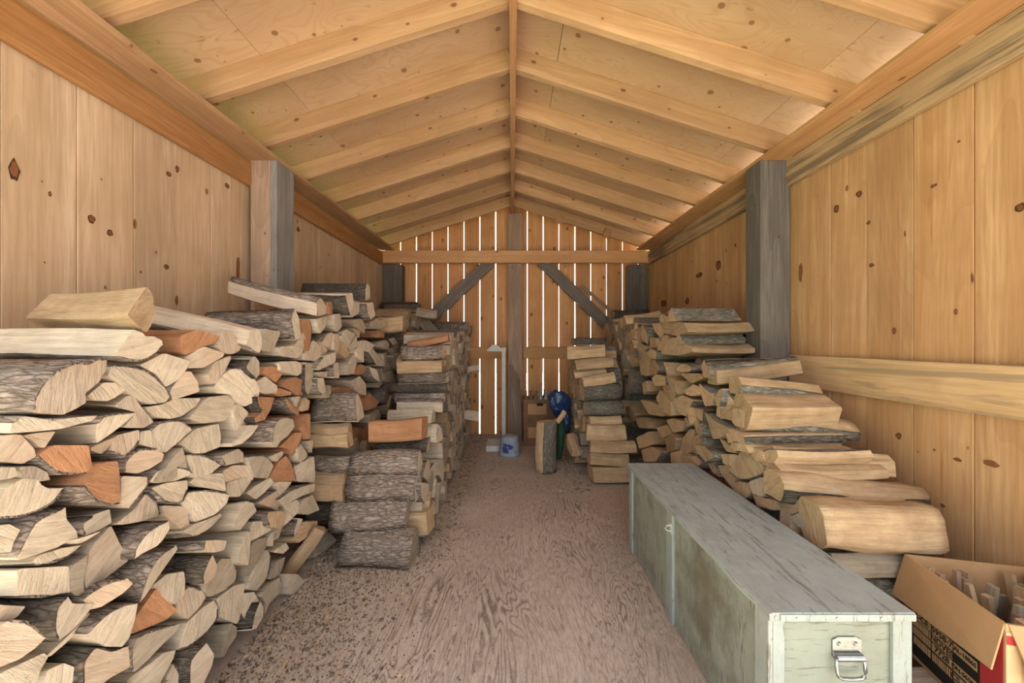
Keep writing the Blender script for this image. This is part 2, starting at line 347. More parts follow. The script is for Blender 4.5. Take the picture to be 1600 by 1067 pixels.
def side_wall(name, X, out, edges_y0, mat):
    bm = bmesh.new(); rnd = random.Random(3); y = edges_y0
    ys = []
    while y > YF: y -= .199
    y0 = y
    while y0 < YB:
        y1 = min(y0+.199, YB+.02); j = rnd.uniform(-.0015, .0015)
        a, b = sorted((X+out*j, X+out*(.022+j)))
        if y1 > YF: box(bm, a, b, max(y0, YF)+.0018, y1-.0018, -.12, ZP-.05, .0015)
        y0 += .199
    # black sheet added behind the boards, keeps light out of the joints
    a, b = sorted((X+out*.026, X+out*.030)); bl = bmesh.new(); box(bl, a, b, YF, YB, -.12, ZP-.055)
    tag(link_mesh(name.replace('wall', 'trim')+'_shade_sheet', bl, M['black']), kind='structure')
    # knots and resin streaks seen on the boards
    for (u, v, w, h) in KN[name]:
        c = PX(u, v, X-out*.0022); k = c.y/F; ww = w*k*c.y/abs(X); hh = h*k; rr = random.Random(int(u)); big = h > 2.5*w or w > 2*h
        for lay, q in ((0, 1.0), (1, .72)):
            if big and lay: continue
            vs = []
            for t in range(12):
                j = rr.uniform(.8, 1.15); aa = t*math.pi/6
                vs.append(bm.verts.new((c.x-out*.0004*lay, c.y+math.cos(aa)*ww*q*j, c.z+math.sin(aa)*hh*q*j)))
            f = bm.faces.new(vs); f.material_index = 2 if (lay or big) else 1
    o = link_mesh(name, bm, [mat, M['knot'], M['knot_in']])
    for p in o.data.polygons:
        if p.material_index and p.normal.x*out > 0: p.flip()
    return tag(o, kind='structure')
side_wall('wall_left', XL, -1, 1.336, M['wall_l'])
side_wall('wall_right', XR, 1, 1.322, M['wall_r'])
bm = bmesh.new(); pitch = 24.8*YB/F; gap = .0135; rnd = random.Random(5)
for k in range(-9, 10):
    x0 = (799.2-800)*YB/F + k*pitch; g = gap*rnd.choice((.6, .9, 1, 1.1, 1.3)); x0a, x1a = x0+g/2, x0+pitch-gap/2
    if x0a > XR+.02 or x1a < XL-.02: continue
    x0a = max(x0a, XL-.02); x1a = min(x1a, XR+.02); j = rnd.uniform(0, .003)
    vs = []
    for y in (YB+j, YB+.022+j):
        for (x, z) in ((x0a, -.12), (x1a, -.12), (x1a, roof_z(x1a)-.001), (x0a, roof_z(x0a)-.001)): vs.append(bm.verts.new((x, y, z)))
    for q in ((0, 1, 2, 3), (7, 6, 5, 4), (0, 4, 5, 1), (1, 5, 6, 2), (2, 6, 7, 3), (3, 7, 4, 0)): bm.faces.new([vs[i] for i in q])
tag(link_mesh('wall_back', bm, M['wall_b']), kind='structure')
# roof sheathing: plywood sheets, thickness 15 mm
bm = bmesh.new()
def sheet(xa, xb, ya, yb, dz=0):
    vs = [bm.verts.new((x, y, roof_z(x)+dz+t)) for t in (0, .015) for (x, y) in ((xa, ya), (xb, ya), (xb, yb), (xa, yb))]
    for q in ((0, 3, 2, 1), (4, 5, 6, 7), (0, 1, 5, 4), (1, 2, 6, 5), (2, 3, 7, 6), (3, 0, 4, 7)): bm.faces.new([vs[i] for i in q])
for a, b in ((.2, 1.74), (1.742, 4.9)):
    sheet(-1.172, -.001, a, b); sheet(-1.99, -1.174, a, b)
for a, b in ((.2, .899), (.901, 3.3), (3.302, 4.9)):
    sheet(.001, .262, a, b); sheet(.265, 1.43, a, b); sheet(1.432, 1.99, a, b)
tag(link_mesh('ceiling', bm, M['roof']), kind='structure')
bm = bmesh.new()     # roof covering above the plywood
for s in (-1, 1):
    vs = [bm.verts.new((x, y, roof_z(x)+t)) for t in (.018, .03) for (x, y) in ((0, .15), (s*2.02, .15), (s*2.02, 4.95), (0, 4.95))]
    for q in ((0, 3, 2, 1), (4, 5, 6, 7), (0, 1, 5, 4), (1, 2, 6, 5), (2, 3, 7, 6), (3, 0, 4, 7)): bm.faces.new([vs[i] for i in q])
tag(link_mesh('roof_covering', bm, M['black']), kind='structure')

def T_beam(name, label, cat, a, b, wx, wz, mat, group=None, bev=.004):
    return tag(beam_obj(name, a, b, wx, wz, mat, None, bev), label, cat, group)
def remap(m):   # same timber look for an object whose own x axis is its length
    return m
def axis_x(name, *a, **k): return wood(name, *a, **k)
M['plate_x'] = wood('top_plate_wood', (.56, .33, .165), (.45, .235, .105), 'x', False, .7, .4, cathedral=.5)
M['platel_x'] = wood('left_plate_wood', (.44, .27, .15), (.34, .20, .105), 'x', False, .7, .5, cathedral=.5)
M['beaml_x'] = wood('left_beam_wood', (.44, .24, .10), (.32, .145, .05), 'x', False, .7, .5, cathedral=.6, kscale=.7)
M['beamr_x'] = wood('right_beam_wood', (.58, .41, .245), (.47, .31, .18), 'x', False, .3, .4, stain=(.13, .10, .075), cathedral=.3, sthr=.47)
M['ridge_x'] = wood('ridge_wood', (.46, .26, .13), (.34, .17, .08), 'x', False, .4, .4)
M['railx'] = wood('rail_wood', (.64, .45, .26), (.54, .345, .18), 'x', False, .3, .4, stain=(.27, .20, .13), cathedral=.3)
M['gpostl_x'] = wood('grey_side_wood', (.33, .315, .30), (.21, .20, .19), 'x', False, .5, .6, cathedral=1.0, vary=.05, bump=.35)
M['gpost_x'] = wood('grey_post_wood', (.19, .17, .155), (.12, .105, .096), 'x', False, .5, .6, cathedral=.9, vary=.05, bump=.35)
M['bpost_x'] = wood('brown_post_wood', (.42, .31, .225), (.32, .22, .155), 'x', False, .5, .5, cathedral=.8, vary=.05, bump=.3)
YT = 4.34
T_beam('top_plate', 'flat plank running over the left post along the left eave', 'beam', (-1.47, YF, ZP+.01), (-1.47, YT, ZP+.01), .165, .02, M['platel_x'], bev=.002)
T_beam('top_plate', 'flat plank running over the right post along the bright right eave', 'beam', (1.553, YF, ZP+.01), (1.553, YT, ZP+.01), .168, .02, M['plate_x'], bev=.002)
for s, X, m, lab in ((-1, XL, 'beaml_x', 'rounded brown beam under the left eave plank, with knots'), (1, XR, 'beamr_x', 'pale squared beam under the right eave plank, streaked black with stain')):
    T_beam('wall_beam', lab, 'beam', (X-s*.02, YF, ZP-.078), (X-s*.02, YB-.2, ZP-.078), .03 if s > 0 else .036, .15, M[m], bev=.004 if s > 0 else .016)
T_beam('tie_beam', 'orange pine beam crossing below the back gable', 'beam', (XL+.002, 4.43, ZP-.06), (XR-.002, 4.43, ZP-.06), .07, .145, M['tie'])
T_beam('ridge_board', 'narrow ridge board along the peak of the roof', 'beam', (.005, YF, EYE+1.62), (.005, 4.55, EYE+1.62), .036, .12, M['ridge_x'], bev=.002)
# rafters
ords = ['first', 'second', 'third', 'fourth', 'fifth', 'sixth', 'seventh', 'eighth', 'ninth', 'tenth', 'eleventh', 'twelfth', 'thirteenth', 'fourteenth', 'fifteenth']
ry = [.46, .885, 1.31, 1.735, 2.16, 2.585, 3.01, 3.44, 3.87, 4.31]
ang = math.atan(SL)
for i, y in enumerate(ry):
    for s in (-1, 1):
        h = .122*math.cos(ang); nrm = Vector((s*math.sin(ang), 0, math.cos(ang)))
        xe = s*1.96
        a = Vector((s*.024, y, roof_z(.024)))-nrm*(h/2+.001); b = Vector((xe, y, roof_z(1.96)))-nrm*(h/2+.001)
        # birdsmouth: rafter passes over the plate; keep its lower edge just clear of it
        yy = y+random.Random(i*2+s).uniform(-.006, .006); a.y = b.y = yy
        fromback = len(ry)-i
        where = 'against the back gable' if fromback == 1 else '%s one counting from the back gable' % ords[fromback-1]
        T_beam('rafter', 'sawn pine rafter on the %s roof slope, %s' % ('left' if s < 0 else 'right', where), 'rafter', a, b, .04, h, M['rafter'], 'rafters of the %s roof slope' % ('left' if s < 0 else 'right'), bev=.002)
# cleats on the far gable rafter (short brown blocks)
for u, v in ((872, 342), (948, 364)):
    p = P(u, v, 4.26)
    T_beam('roof_cleat', 'short brown block beside the %s end of the rearmost right rafter' % ('upper' if u < 900 else 'lower'), 'block',
           p+Vector((-.03, 0, .01)), p+Vector((.035, 0, -.012)), .03, .10, M['ridge_x'], 'cleats on the right slope')
# posts
def post(name, label, x0, x1, y0, y1, z1, mats, seam=None):
    r = empty(name, ((x0+x1)/2, (y0+y1)/2, 0)); tag(r, label, 'post')
    if seam is None: parts = [('timber', y0, y1, x0, x1, mats[0])]
    else: parts = seam
    for nm, a, b, c, d, m in parts:
        bm = bmesh.new(); box(bm, -z1/2, z1/2, -(d-c)/2, (d-c)/2, -(b-a)/2, (b-a)/2, .004)
        o = link_mesh(nm, bm, m, r)
        o.matrix_world = Matrix.Identity(4)
        o.matrix_parent_inverse = Matrix.Identity(4)
        R = Matrix(((0, 0, 1), (0, 1, 0), (-1, 0, 0))).transposed().to_4x4()   # local x -> world z
        R = Matrix(((0, 0, 1, 0), (0, 1, 0, 0), (1, 0, 0, 0), (0, 0, 0, 1)))
        R = Matrix(((0, 0, 1, 0), (0, -1, 0, 0), (1, 0, 0, 0), (0, 0, 0, 1)))
        o.matrix_basis = Matrix.Translation(((c+d)/2-r.location.x, (a+b)/2-r.location.y, z1/2+.001)) @ Matrix(((0, 0, 1, 0), (0, 1, 0, 0), (-1, 0, 0, 0), (0, 0, 0, 1))).to_4x4() @ Matrix.Identity(4)
        R3 = Matrix(((0, 0, -1), (0, 1, 0), (1, 0, 0)))                         # (x,y,z)->(-z,y,x)
        S = o
        o.matrix_basis = Matrix.Translation(((c+d)/2-r.location.x, (a+b)/2-r.location.y, z1/2+.001)) @ R3.to_4x4()
        # box extents were given as (length, x-width, y-depth): after the turn z is depth -> swap to keep footprint
        for v in o.data.vertices:
            v.co = Vector((v.co.x, v.co.z, v.co.y))
        o.data.flip_normals()
    return r
post('post', 'thick post on the left with a brown front face and grey weathered side', -1.55, -1.395, 2.18, 2.355, ZP-.001, None,
     [('brown_timber', 2.18, 2.355, -1.55, -1.432, M['bpost_x']), ('grey_timber', 2.181, 2.357, -1.4315, -1.395, M['gpostl_x'])])
post('post', 'dark grey weathered post standing at the right wall', 1.47, 1.648, 2.18, 2.316, ZP-.001, [M['gpost_x']])
post('post', 'tall grey weathered post in the middle of the back wall', -.05, .125, YB-.155, YB-.003, EYE+1.555, [M['bpost_x']], [('timber', YB-.155, YB-.003, -.05, .125, M['bpost_x'])])
post('post', 'grey corner post in the back left corner behind the woodpile', -1.562, -1.34, YB-.15, YB-.004, ZP-.14, [M['gpost_x']])
post('post', 'grey corner post in the back right corner behind the woodpile', 1.42, 1.64, YB-.15, YB-.004, ZP-.14, [M['gpost_x']])
T_beam('knee_brace', 'grey slanting brace left of the middle back post', 'brace', P(768, 408, 4.52), P(640, 528, 4.52), .06, .135, M['greybrace'])
T_beam('knee_brace', 'grey slanting brace right of the middle back post', 'brace', P(846, 408, 4.52), P(972, 530, 4.52), .06, .135, M['greybrace'])
T_beam('loose_stick', 'thin brown stick leaning behind the right slanting brace', 'stick', P(908, 446, 4.59), P(962, 492, 4.59), .02, .04, M['bpost_x'])
T_beam('wall_rail', 'stained pale rail nailed along the right wall boards', 'rail', (XR-.02, YF, EYE-.166), (XR-.02, 2.16, EYE-.166), .03, .175, M['railx'])
T_beam('wall_rail', 'orange pine rail on the back wall left of the middle post', 'rail', (-1.33, YB-.022, EYE-.14), (-.055, YB-.022, EYE-.14), .036, .145, M['railb'])
T_beam('wall_rail', 'orange pine rail on the back wall right of the middle post', 'rail', (.13, YB-.022, EYE-.14), (1.41, YB-.022, EYE-.14), .036, .145, M['railb'])

# ------------------------------------------------------------------ firewood
LOGS = []      # every log: dict(front pts, axis vector, bark flags, tone, stack, area)
def area2(pts):
    return .5*sum(a[0]*b[1]-b[0]*a[1] for a, b in zip(pts, pts[1:]+pts[:1]))
DIRS = {'L': (-1, 0), 'R': (1, 0), 'T': (0, -1), 'B': (0, 1)}
def bark_flags(pts, opt, rnd):
    n = len(pts); A = area2(pts); fl = [False]*n
    if '-' in opt: return fl
    if 'A' in opt: return [True]*n
    ds = [DIRS[c] for c in opt if c in DIRS]
    if ds:
        d = Vector((sum(a for a, b in ds), sum(b for a, b in ds))).normalized()
        for i in range(n):
            e = Vector(pts[(i+1) % n])-Vector(pts[i]); nv = Vector((e.y, -e.x))*(1 if A > 0 else -1)
            if nv.length and nv.normalized().dot(d) > .45: fl[i] = True
        return fl
    # automatic: longest run of gentle convex turns
    turn = []
    for i in range(n):
        a = Vector(pts[i])-Vector(pts[i-1]); b = Vector(pts[(i+1) % n])-Vector(pts[i])
        t = math.degrees(math.atan2(a.x*b.y-a.y*b.x, a.dot(b)))*(1 if A > 0 else -1); turn.append(t)
    best = []
    for s in range(n):
        run = [s]; k = (s+1) % n
        while k != s and 2 < turn[k] < 48: run.append(k); k = (k+1) % n
        L = sum((Vector(pts[(r+1) % n])-Vector(pts[r])).length for r in run)
        if len(run) >= 3 and (not best or L > best[0]): best = [L, run]
    if best:
        for r in best[1][:n-1]: fl[r] = True
    return fl

def refine(pts, fl, step, rnd, cr=.08):
    """round the bark side, keep split corners crisp, subdivide (3D points)"""
    n = len(pts); out = []; of = []
    for i in range(n):
        p, q = pts[i], pts[(i+1) % n]
        c = .22 if (fl[i] and fl[i-1]) else cr
        cn = .22 if (fl[i] and fl[(i+1) % n]) else cr
        a = p.lerp(q, c); b = p.lerp(q, 1-cn)
        out.append(a); of.append(fl[i]); out.append(b); of.append(fl[i] and fl[(i+1) % n])
    res = []; rf = []; n = len(out)
    for i in range(n):
        a, b = out[i], out[(i+1) % n]; k = max(1, min(4, int((b-a).length/step)))
        for j in range(k): res.append(a.lerp(b, j/k)); rf.append(of[i])
    return res, rf

def add_log(front, axis, fl, tone, stack, bark='b', px=None, side=None, rough=1.0):
    LOGS.append(dict(front=front, axis=axis, fl=fl, tone=tone, stack=stack, bark=bark, px=px or 1000, side=side or tone, rough=rough))

def build_log_mesh(L, rnd, lowres=False):
    f, axis = L['front'], L['axis']
    cen = sum(f, Vector())/len(f)
    length = axis.length; d = axis/length
    up = Vector((0, 0, 1)) if abs(d.z) < .8 else Vector((0, -1, 0))
    s = up.cross(d).normalized(); t = d.cross(s).normalized()
    if lowres: pts, fl = list(f), list(L['fl'])
    else: pts, fl = refine(f, L['fl'], .03 if L['rough'] < 2 else .022, rnd, .08 if L['rough'] < 2 else .2)
    loc = [((p-cen).dot(d), (p-cen).dot(s), (p-cen).dot(t)) for p in pts]
    n = len(loc)
    seed = Vector((rnd.uniform(0, 99), rnd.uniform(0, 99), rnd.uniform(0, 99)))
    nr = 2 if lowres else (7 if L['rough'] < 2 else 12)
    bend = Vector((0, rnd.uniform(-.012, .012), rnd.uniform(-.010, .006)))
    taper = rnd.uniform(.92, 1.03)
    tl = [(rnd.uniform(-.14, .14), rnd.uniform(-.14, .14)) for _ in range(2)]
    def inset(i, amt):
        y, z = loc[i][1], loc[i][2]; r = math.hypot(y, z) or 1
        return (loc[i][0], y*(1-amt/r), z*(1-amt/r))
    bt = 0 if lowres else .0055
    core = [inset(i, bt) if (fl[i] or fl[i-1]) else (inset(i, 0)) for i in range(n)]
    rings = []; outer = []
    for k in range(nr):
        q = k/(nr-1); sc_ = 1+(taper-1)*q; b = bend*math.sin(q*math.pi)
        ra, ro = [], []
        for i in range(n):
            nz = noise.noise_vector(Vector((q*length*5, loc[i][1]*14, loc[i][2]*14))+seed)*.0045*L['rough']
            e = (loc[i][1]*tl[k > 0][0]+loc[i][2]*tl[k > 0][1]) if k in (0, nr-1) else 0
            amp = 1 if k else .35
            x = loc[i][0]*(1-q)+q*length + e
            ra.append(Vector((x, core[i][1]*sc_+nz.y*amp+b.y, core[i][2]*sc_+nz.z*amp+b.z)))
            nb = noise.noise(Vector((q*length*14, loc[i][1]*45, loc[i][2]*45))+seed)*.0045
            y, z = loc[i][1], loc[i][2]; r = math.hypot(y, z) or 1
            ro.append(Vector((x-(.001 if k == 0 else 0), y*(sc_+nb/r)+nz.y*amp+b.y, z*(sc_+nb/r)+nz.z*amp+b.z)))
        rings.append(ra); outer.append(ro)
    R = Matrix((d, s, t)).transposed().to_4x4()
    mw = Matrix.Translation(cen) @ R
    return rings, outer, fl, mw, bt

def realize(L, rnd, name='firewood_log', label=None, group=None, cat='firewood'):
    rings, outer, fl, mw, bt = build_log_mesh(L, rnd)
    bm = bmesh.new(); n = len(fl); nr = len(rings)
    V = [[bm.verts.new(p) for p in r] for r in rings]
    for k in range(nr-1):
        for i in range(n):
            j = (i+1) % n
            f = bm.faces.new((V[k][i], V[k][j], V[k+1][j], V[k+1][i])); f.material_index = 1
    for r, e in ((V[0], 0), (V[-1], 0)):
        f = bm.faces.new(r); f.material_index = 0
    o = link_mesh(name, bm, [M['end_'+L['tone']], M['side_'+L['side']]])
    if L['rough'] >= 2:
        for p in o.data.polygons: p.use_smooth = p.material_index == 1
    o.matrix_world = mw
    tag(o, label, cat, group)
    if any(fl):
        bm = bmesh.new(); i = 0
        start = next((k for k in range(n) if fl[k] and not fl[k-1]), 0)
        A = [[bm.verts.new(p) for p in r] for r in outer]; B = [[bm.verts.new(p) for p in r] for r in rings]
        for q in range(n):
            i = (start+q) % n; j = (i+1) % n
            if not fl[i]: continue
            for k in range(nr-1):
                bm.faces.new((A[k][i], A[k][j], A[k+1][j], A[k+1][i]))
            for k in (0, nr-1):
                try: bm.faces.new((A[k][i], A[k][j], B[k][j], B[k][i]))
                except ValueError: pass
            for e, isend in ((i, not fl[i-1]), (j, not fl[j])):
                if isend:
                    for k in range(nr-1):
                        try: bm.faces.new((A[k][e], B[k][e], B[k+1][e], A[k+1][e]))
                        except ValueError: pass
        bmesh.ops.delete(bm, geom=[v for v in bm.verts if not v.link_faces], context='VERTS')
        link_mesh('bark', bm, M['bark_'+L['bark']], o, True)
    return o

def traced(text, ox, oy, sc_, X, stack, seed, length=.42, tone='p', bark='b', grow=.967):
    """each line: options ; polygon of the sawn end, measured on the stack's face plane X"""
    rnd = random.Random(seed); out = -1 if X < 0 else 1
    for line in text.strip().splitlines():
        opt, nums = line.split(';'); v = [float(a) for a in nums.replace(',', ' ').split()]
        pts = [(ox+v[i]*sc_, oy+v[i+1]*sc_) for i in range(0, len(v)-1, 2)]
        tn = next((c for c in opt if c in 'opqtgy'), None)
        if tn is None: tn = tone if rnd.random() < .75 else {'p': 'q', 't': 'y', 'y': 't'}.get(tone, tone)
        fl = bark_flags(pts, opt, rnd)
        d = rnd.uniform(-.006, .006) + (.03 if 'x' in opt else 0)
        Xp = X - out*d
        cx = sum(p[0] for p in pts)/len(pts); cy = sum(p[1] for p in pts)/len(pts)
        pts = [(cx+(a-cx)*grow, cy+(b-cy)*grow) for a, b in pts]
        front = [PX(a, b, Xp) for a, b in pts]
        front = [Vector((p.x, p.y, max(p.z, .006))) for p in front]
        ln = length*rnd.uniform(.9, 1.08)
        ax = Vector((out*ln, rnd.uniform(-.012, .012) + (.12 if 'd' in opt else 0), rnd.uniform(-.008, .008)+(.10 if 'u' in opt else 0)))
        bk = 'g' if 'G' in opt else ('d' if 'D' in opt else bark)
        add_log(front, ax, fl, tn, stack, bk, px=abs(area2(pts)))

PROF = {   # unit profiles (y toward camera is -1), flags of bark edges
 'round': ([(math.cos(a)*.5, math.sin(a)*.5) for a in [k*math.pi/5 for k in range(10)]], [1]*10),
 'half': ([(-.5, -.4), (.5, -.4), (.46, .0), (.3, .3), (.05, .5), (-.2, .42), (-.42, .1)], [0, 1, 1, 1, 1, 1, 1]),
 'wedge': ([(-.5, -.3), (.1, -.5), (.42, -.25), (.5, .1), (.35, .42), (.1, .5)], [0, 1, 1, 1, 1, 0]),
 'tri': ([(-.5, -.42), (.5, -.5), (.45, .1), (-.1, .5), (-.42, .2)], [0, 0, 0, 0, 0]),
 'quad': ([(-.5, -.45), (.46, -.5), (.5, .42), (-.42, .5)], [0, 0, 0, 0]),
 'slab': ([(-.5, -.35), (-.1, -.5), (.45, -.42), (.5, .2), (.1, .46), (-.45, .4)], [1, 1, 0, 0, 0, 0]),
 'low': ([(-.35, -.5), (.5, -.5), (.5, .45), (-.2, .5), (-.5, .12), (-.48, -.25)], [1, 0, 0, 0, 1, 1]),
 'slabT': ([(-.5, -.45), (.5, -.5), (.5, .1), (.25, .4), (-.1, .5), (-.45, .3)], [0, 0, 1, 1, 1, 0]),
}
def axlog(u0, v0, u1, v1, Y0, Y1, hpx, prof, tone, stack, bark='b', wr=1.1, roll=0, seed=1, rough=1.4):
    """log seen along its side: ends at (u0,v0,Y0) and (u1,v1,Y1); hpx is its height in the picture at the first end"""
    a, b = P(u0, v0, Y0), P(u1, v1, Y1); h = hpx*Y0/F; wd = h*wr
    d = (b-a).normalized(); s = Vector((0, 0, 1)).cross(d)
    if s.length < .3: s = Vector((0, 1, 0))
    s.normalize(); t = d.cross(s).normalized()
    if abs(d.x) > .3 and s.y < 0: s = -s
    if t.z < 0: t = -t
    pts, fl = PROF[prof]; rnd = random.Random(seed)
    pts = [(x*math.cos(roll)-y*math.sin(roll), x*math.sin(roll)+y*math.cos(roll)) for x, y in pts]
    xs = [p[0] for p in pts]; ys = [p[1] for p in pts]
    pts = [((x-min(xs))/(max(xs)-min(xs)), (y-min(ys))/(max(ys)-min(ys))-.5) for x, y in pts]
    front = [a+s*(x*wd)+t*(y*h) for x, y in pts]
    add_log(front, b-a, [bool(x) for x in fl], tone, stack, bark, px=abs(u1-u0)*hpx, rough=rough)

def inside(p, poly):
    c = False; n = len(poly)
    for i in range(n):
        a, b = poly[i], poly[i-1]
        if (a[1] > p[1]) != (b[1] > p[1]) and p[0] < (b[0]-a[0])*(p[1]-a[1])/(b[1]-a[1])+a[0]: c = not c
    return c
def fill(poly, X, cell, stack, seed, tones='ppq', bark='b', length=.40):
    """pack split ends on the stack face X = const inside a region of it"""
    rnd = random.Random(seed); out = -1 if X < 0 else 1
    reg = [(lambda q: (q.y, q.z))(PX(u, v, X)) for u, v in poly]
    y0, y1 = min(p[0] for p in reg)-cell*2, max(p[0] for p in reg)+cell*2
    z0, z1 = min(p[1] for p in reg)-cell*2, max(p[1] for p in reg)+cell*2
    sites = []; r = 0; z = z0
    while z < z1:
        y = y0+(r % 2)*cell*.5
        while y < y1:
            sites.append((y+rnd.uniform(-.3, .3)*cell, z+rnd.uniform(-.3, .3)*cell*.85)); y += cell*1.12
        z += cell*.80; r += 1
    for s in sites:
        if not inside(s, reg) or s[1] < .02 or s[0] > 4.36: continue
        pl = [(s[0]-cell, s[1]-cell), (s[0]+cell, s[1]-cell), (s[0]+cell, s[1]+cell), (s[0]-cell, s[1]+cell)]
        for q in sites:
            if q is s or abs(q[0]-s[0]) > 2.2*cell or abs(q[1]-s[1]) > 2.2*cell: continue
            mx, my = (s[0]+q[0])/2, (s[1]+q[1])/2; nx, ny = q[0]-s[0], q[1]-s[1]; new = []
            for i in range(len(pl)):
                a, b = pl[i], pl[(i+1) % len(pl)]
                da = (a[0]-mx)*nx+(a[1]-my)*ny; db = (b[0]-mx)*nx+(b[1]-my)*ny
                if da <= 0: new.append(a)
                if da*db < 0: k = da/(da-db); new.append((a[0]+(b[0]-a[0])*k, a[1]+(b[1]-a[1])*k))
            pl = new
            if len(pl) < 3: break
        if len(pl) < 3: continue
        ded = [pl[0]]
        for p in pl[1:]:
            if math.dist(p, ded[-1]) > .02: ded.append(p)
        if len(ded) > 3 and math.dist(ded[0], ded[-1]) < .02: ded.pop()
        if len(ded) < 3: continue
        cy = sum(p[0] for p in ded)/len(ded); cz = sum(p[1] for p in ded)/len(ded)
        ded = [(cy+(a-cy)*.96, max(.006, cz+(b-cz)*.96)) for a, b in ded]
        Xp = X-out*rnd.uniform(-.02, .02)
        front = [Vector((Xp, a, b)) for a, b in ded]
        fake = [(a, -b) for a, b in ded]
        fl = bark_flags(fake, rnd.choice(('T', 'L', 'B', 'TL', 'TR', 'BL', '-', '-')), rnd)
        Y = cy; ppx = abs(area2(ded))*(F/Y)**2*abs(X)/Y
        add_log(front, Vector((out*length, rnd.uniform(-.01, .01), rnd.uniform(-.006, .006))), fl, rnd.choice(tones), stack, bark, px=ppx)

LF = 'left front stack'
# --- left front stack, upper left
traced('''
Lt-xd;650,240 765,85 800,130 815,230 790,300 765,335 720,300
Bx;620,420 700,312 745,330 760,350 800,350 840,370 845,400 820,440 760,480 700,485 610,460
TLx;140,700 190,600 290,520 400,480 480,490 520,465 575,465 570,520 530,590 450,650 455,700 400,730 320,765 200,755 150,740
-;455,660 540,590 600,590 655,630 600,670 560,690 480,685
T;555,560 580,500 650,500 740,510 810,550 860,610 885,670 860,700 780,710 720,690 640,620 600,585
-;735,500 845,435 980,480 970,520 930,580 875,620 820,550
TR-;600,715 680,655 710,665 745,730 790,800 735,832 640,830 690,770 705,745
Tx;60,860 80,800 110,762 250,780 400,770 500,760 470,790 400,810 310,835 180,850
T;505,800 540,755 705,745 650,800 590,850 510,912 500,860
-;-20,870 60,862 105,865 190,940 205,980 130,1020 -20,1005
-;105,870 180,855 305,845 250,915 230,935 160,890
Bo;205,975 290,915 465,915 468,1000 480,1060 400,1075 290,1070 240,1020
-;470,930 560,890 620,870 560,940 530,965 470,945
B;560,950 600,870 730,835 730,890 700,940 640,990 600,965
TL;635,1010 700,945 760,930 820,935 860,965 850,1000 790,1040 720,1067 640,1060
-;735,845 780,840 815,900 860,960 800,935 725,915
-g;100,1030 190,1028 250,1060 260,1100 200,1110 110,1090
-;-20,1030 90,1030 100,1075 60,1090 -20,1100
''', 0, 420, .3, -1.0, LF, 11)
# --- left front stack, lower left
traced('''
BLox;405,60 470,0 530,-60 615,-70 625,0 625,155 570,170 480,150 430,100
B;-30,110 60,50 120,20 200,30 215,55 250,75 335,75 290,140 210,190 100,230 -30,235
-;-30,265 50,255 110,285 70,360 60,405 -30,405
TL;65,430 130,300 180,230 340,160 345,230 400,290 408,330 350,345 300,375 200,410 90,445
L;410,255 480,210 570,178 572,250 500,290 420,320 405,290
-;340,345 420,325 520,290 440,340 400,357
-;430,600 425,550 450,400 480,350 570,255 610,340 655,415 660,445 600,490 520,550 435,607
B;125,465 200,410 330,375 445,362 380,410 300,445 200,470
-g;345,600 365,470 455,408 445,480 425,560 430,625 380,628
B;80,635 95,520 90,490 130,480 260,475 355,470 350,540 345,610 230,635
-;-30,665 30,670 130,675 90,730 -30,800
LDx;275,760 290,680 320,640 345,620 370,660 480,660 430,730 370,800 300,858 280,820
TLx;435,640 480,600 560,545 640,530 668,560 620,610 520,680 470,695
-;220,940 300,870 400,775 440,720 470,705 400,800 330,870 250,935
TLx;440,820 490,760 560,695 640,655 700,648 690,740 665,835 630,885 540,885 520,870 450,845
-o;675,825 700,720 785,580 840,640 905,695 850,745 760,785
TLx;703,665 720,580 740,500 810,410 905,360 920,380 850,475 785,565 735,635
-;790,570 860,510 940,495 940,560 930,620 885,670 840,640
TLx;690,440 690,390 740,300 800,255 850,235 860,280 830,340 805,370 730,410
TR;580,255 680,180 745,95 790,120 825,170 828,215 720,245 620,262
R;625,10 755,15 755,55 710,120 660,180 625,160
B;755,75 850,45 975,30 970,80 930,155 830,155 790,110
T;765,40 800,-20 880,-45 960,-20 979,0 900,35 800,50
-;825,160 970,165 965,230 975,265 925,290 880,250 830,215
TRx;-30,1000 -30,800 60,745 160,745 230,830 170,890 90,950
-;-30,1050 30,1010 220,910 240,930 200,1000 180,1067 -30,1100
TLDx;405,1090 415,1000 430,950 490,880 520,880 600,895 665,870 660,985 560,1040 480,1100
TL;665,965 670,850 750,800 915,755 900,800 830,870 760,950 700,1010 680,1015
-;650,1060 700,1015 770,965 830,910 890,895 880,940 850,1000 800,1100 680,1100
R;835,1067 870,1000 890,965 920,1000 930,1100 840,1100
B;210,1110 250,1000 330,960 390,990 395,1100
''', 0, 740, .3064, -1.0, LF, 12)
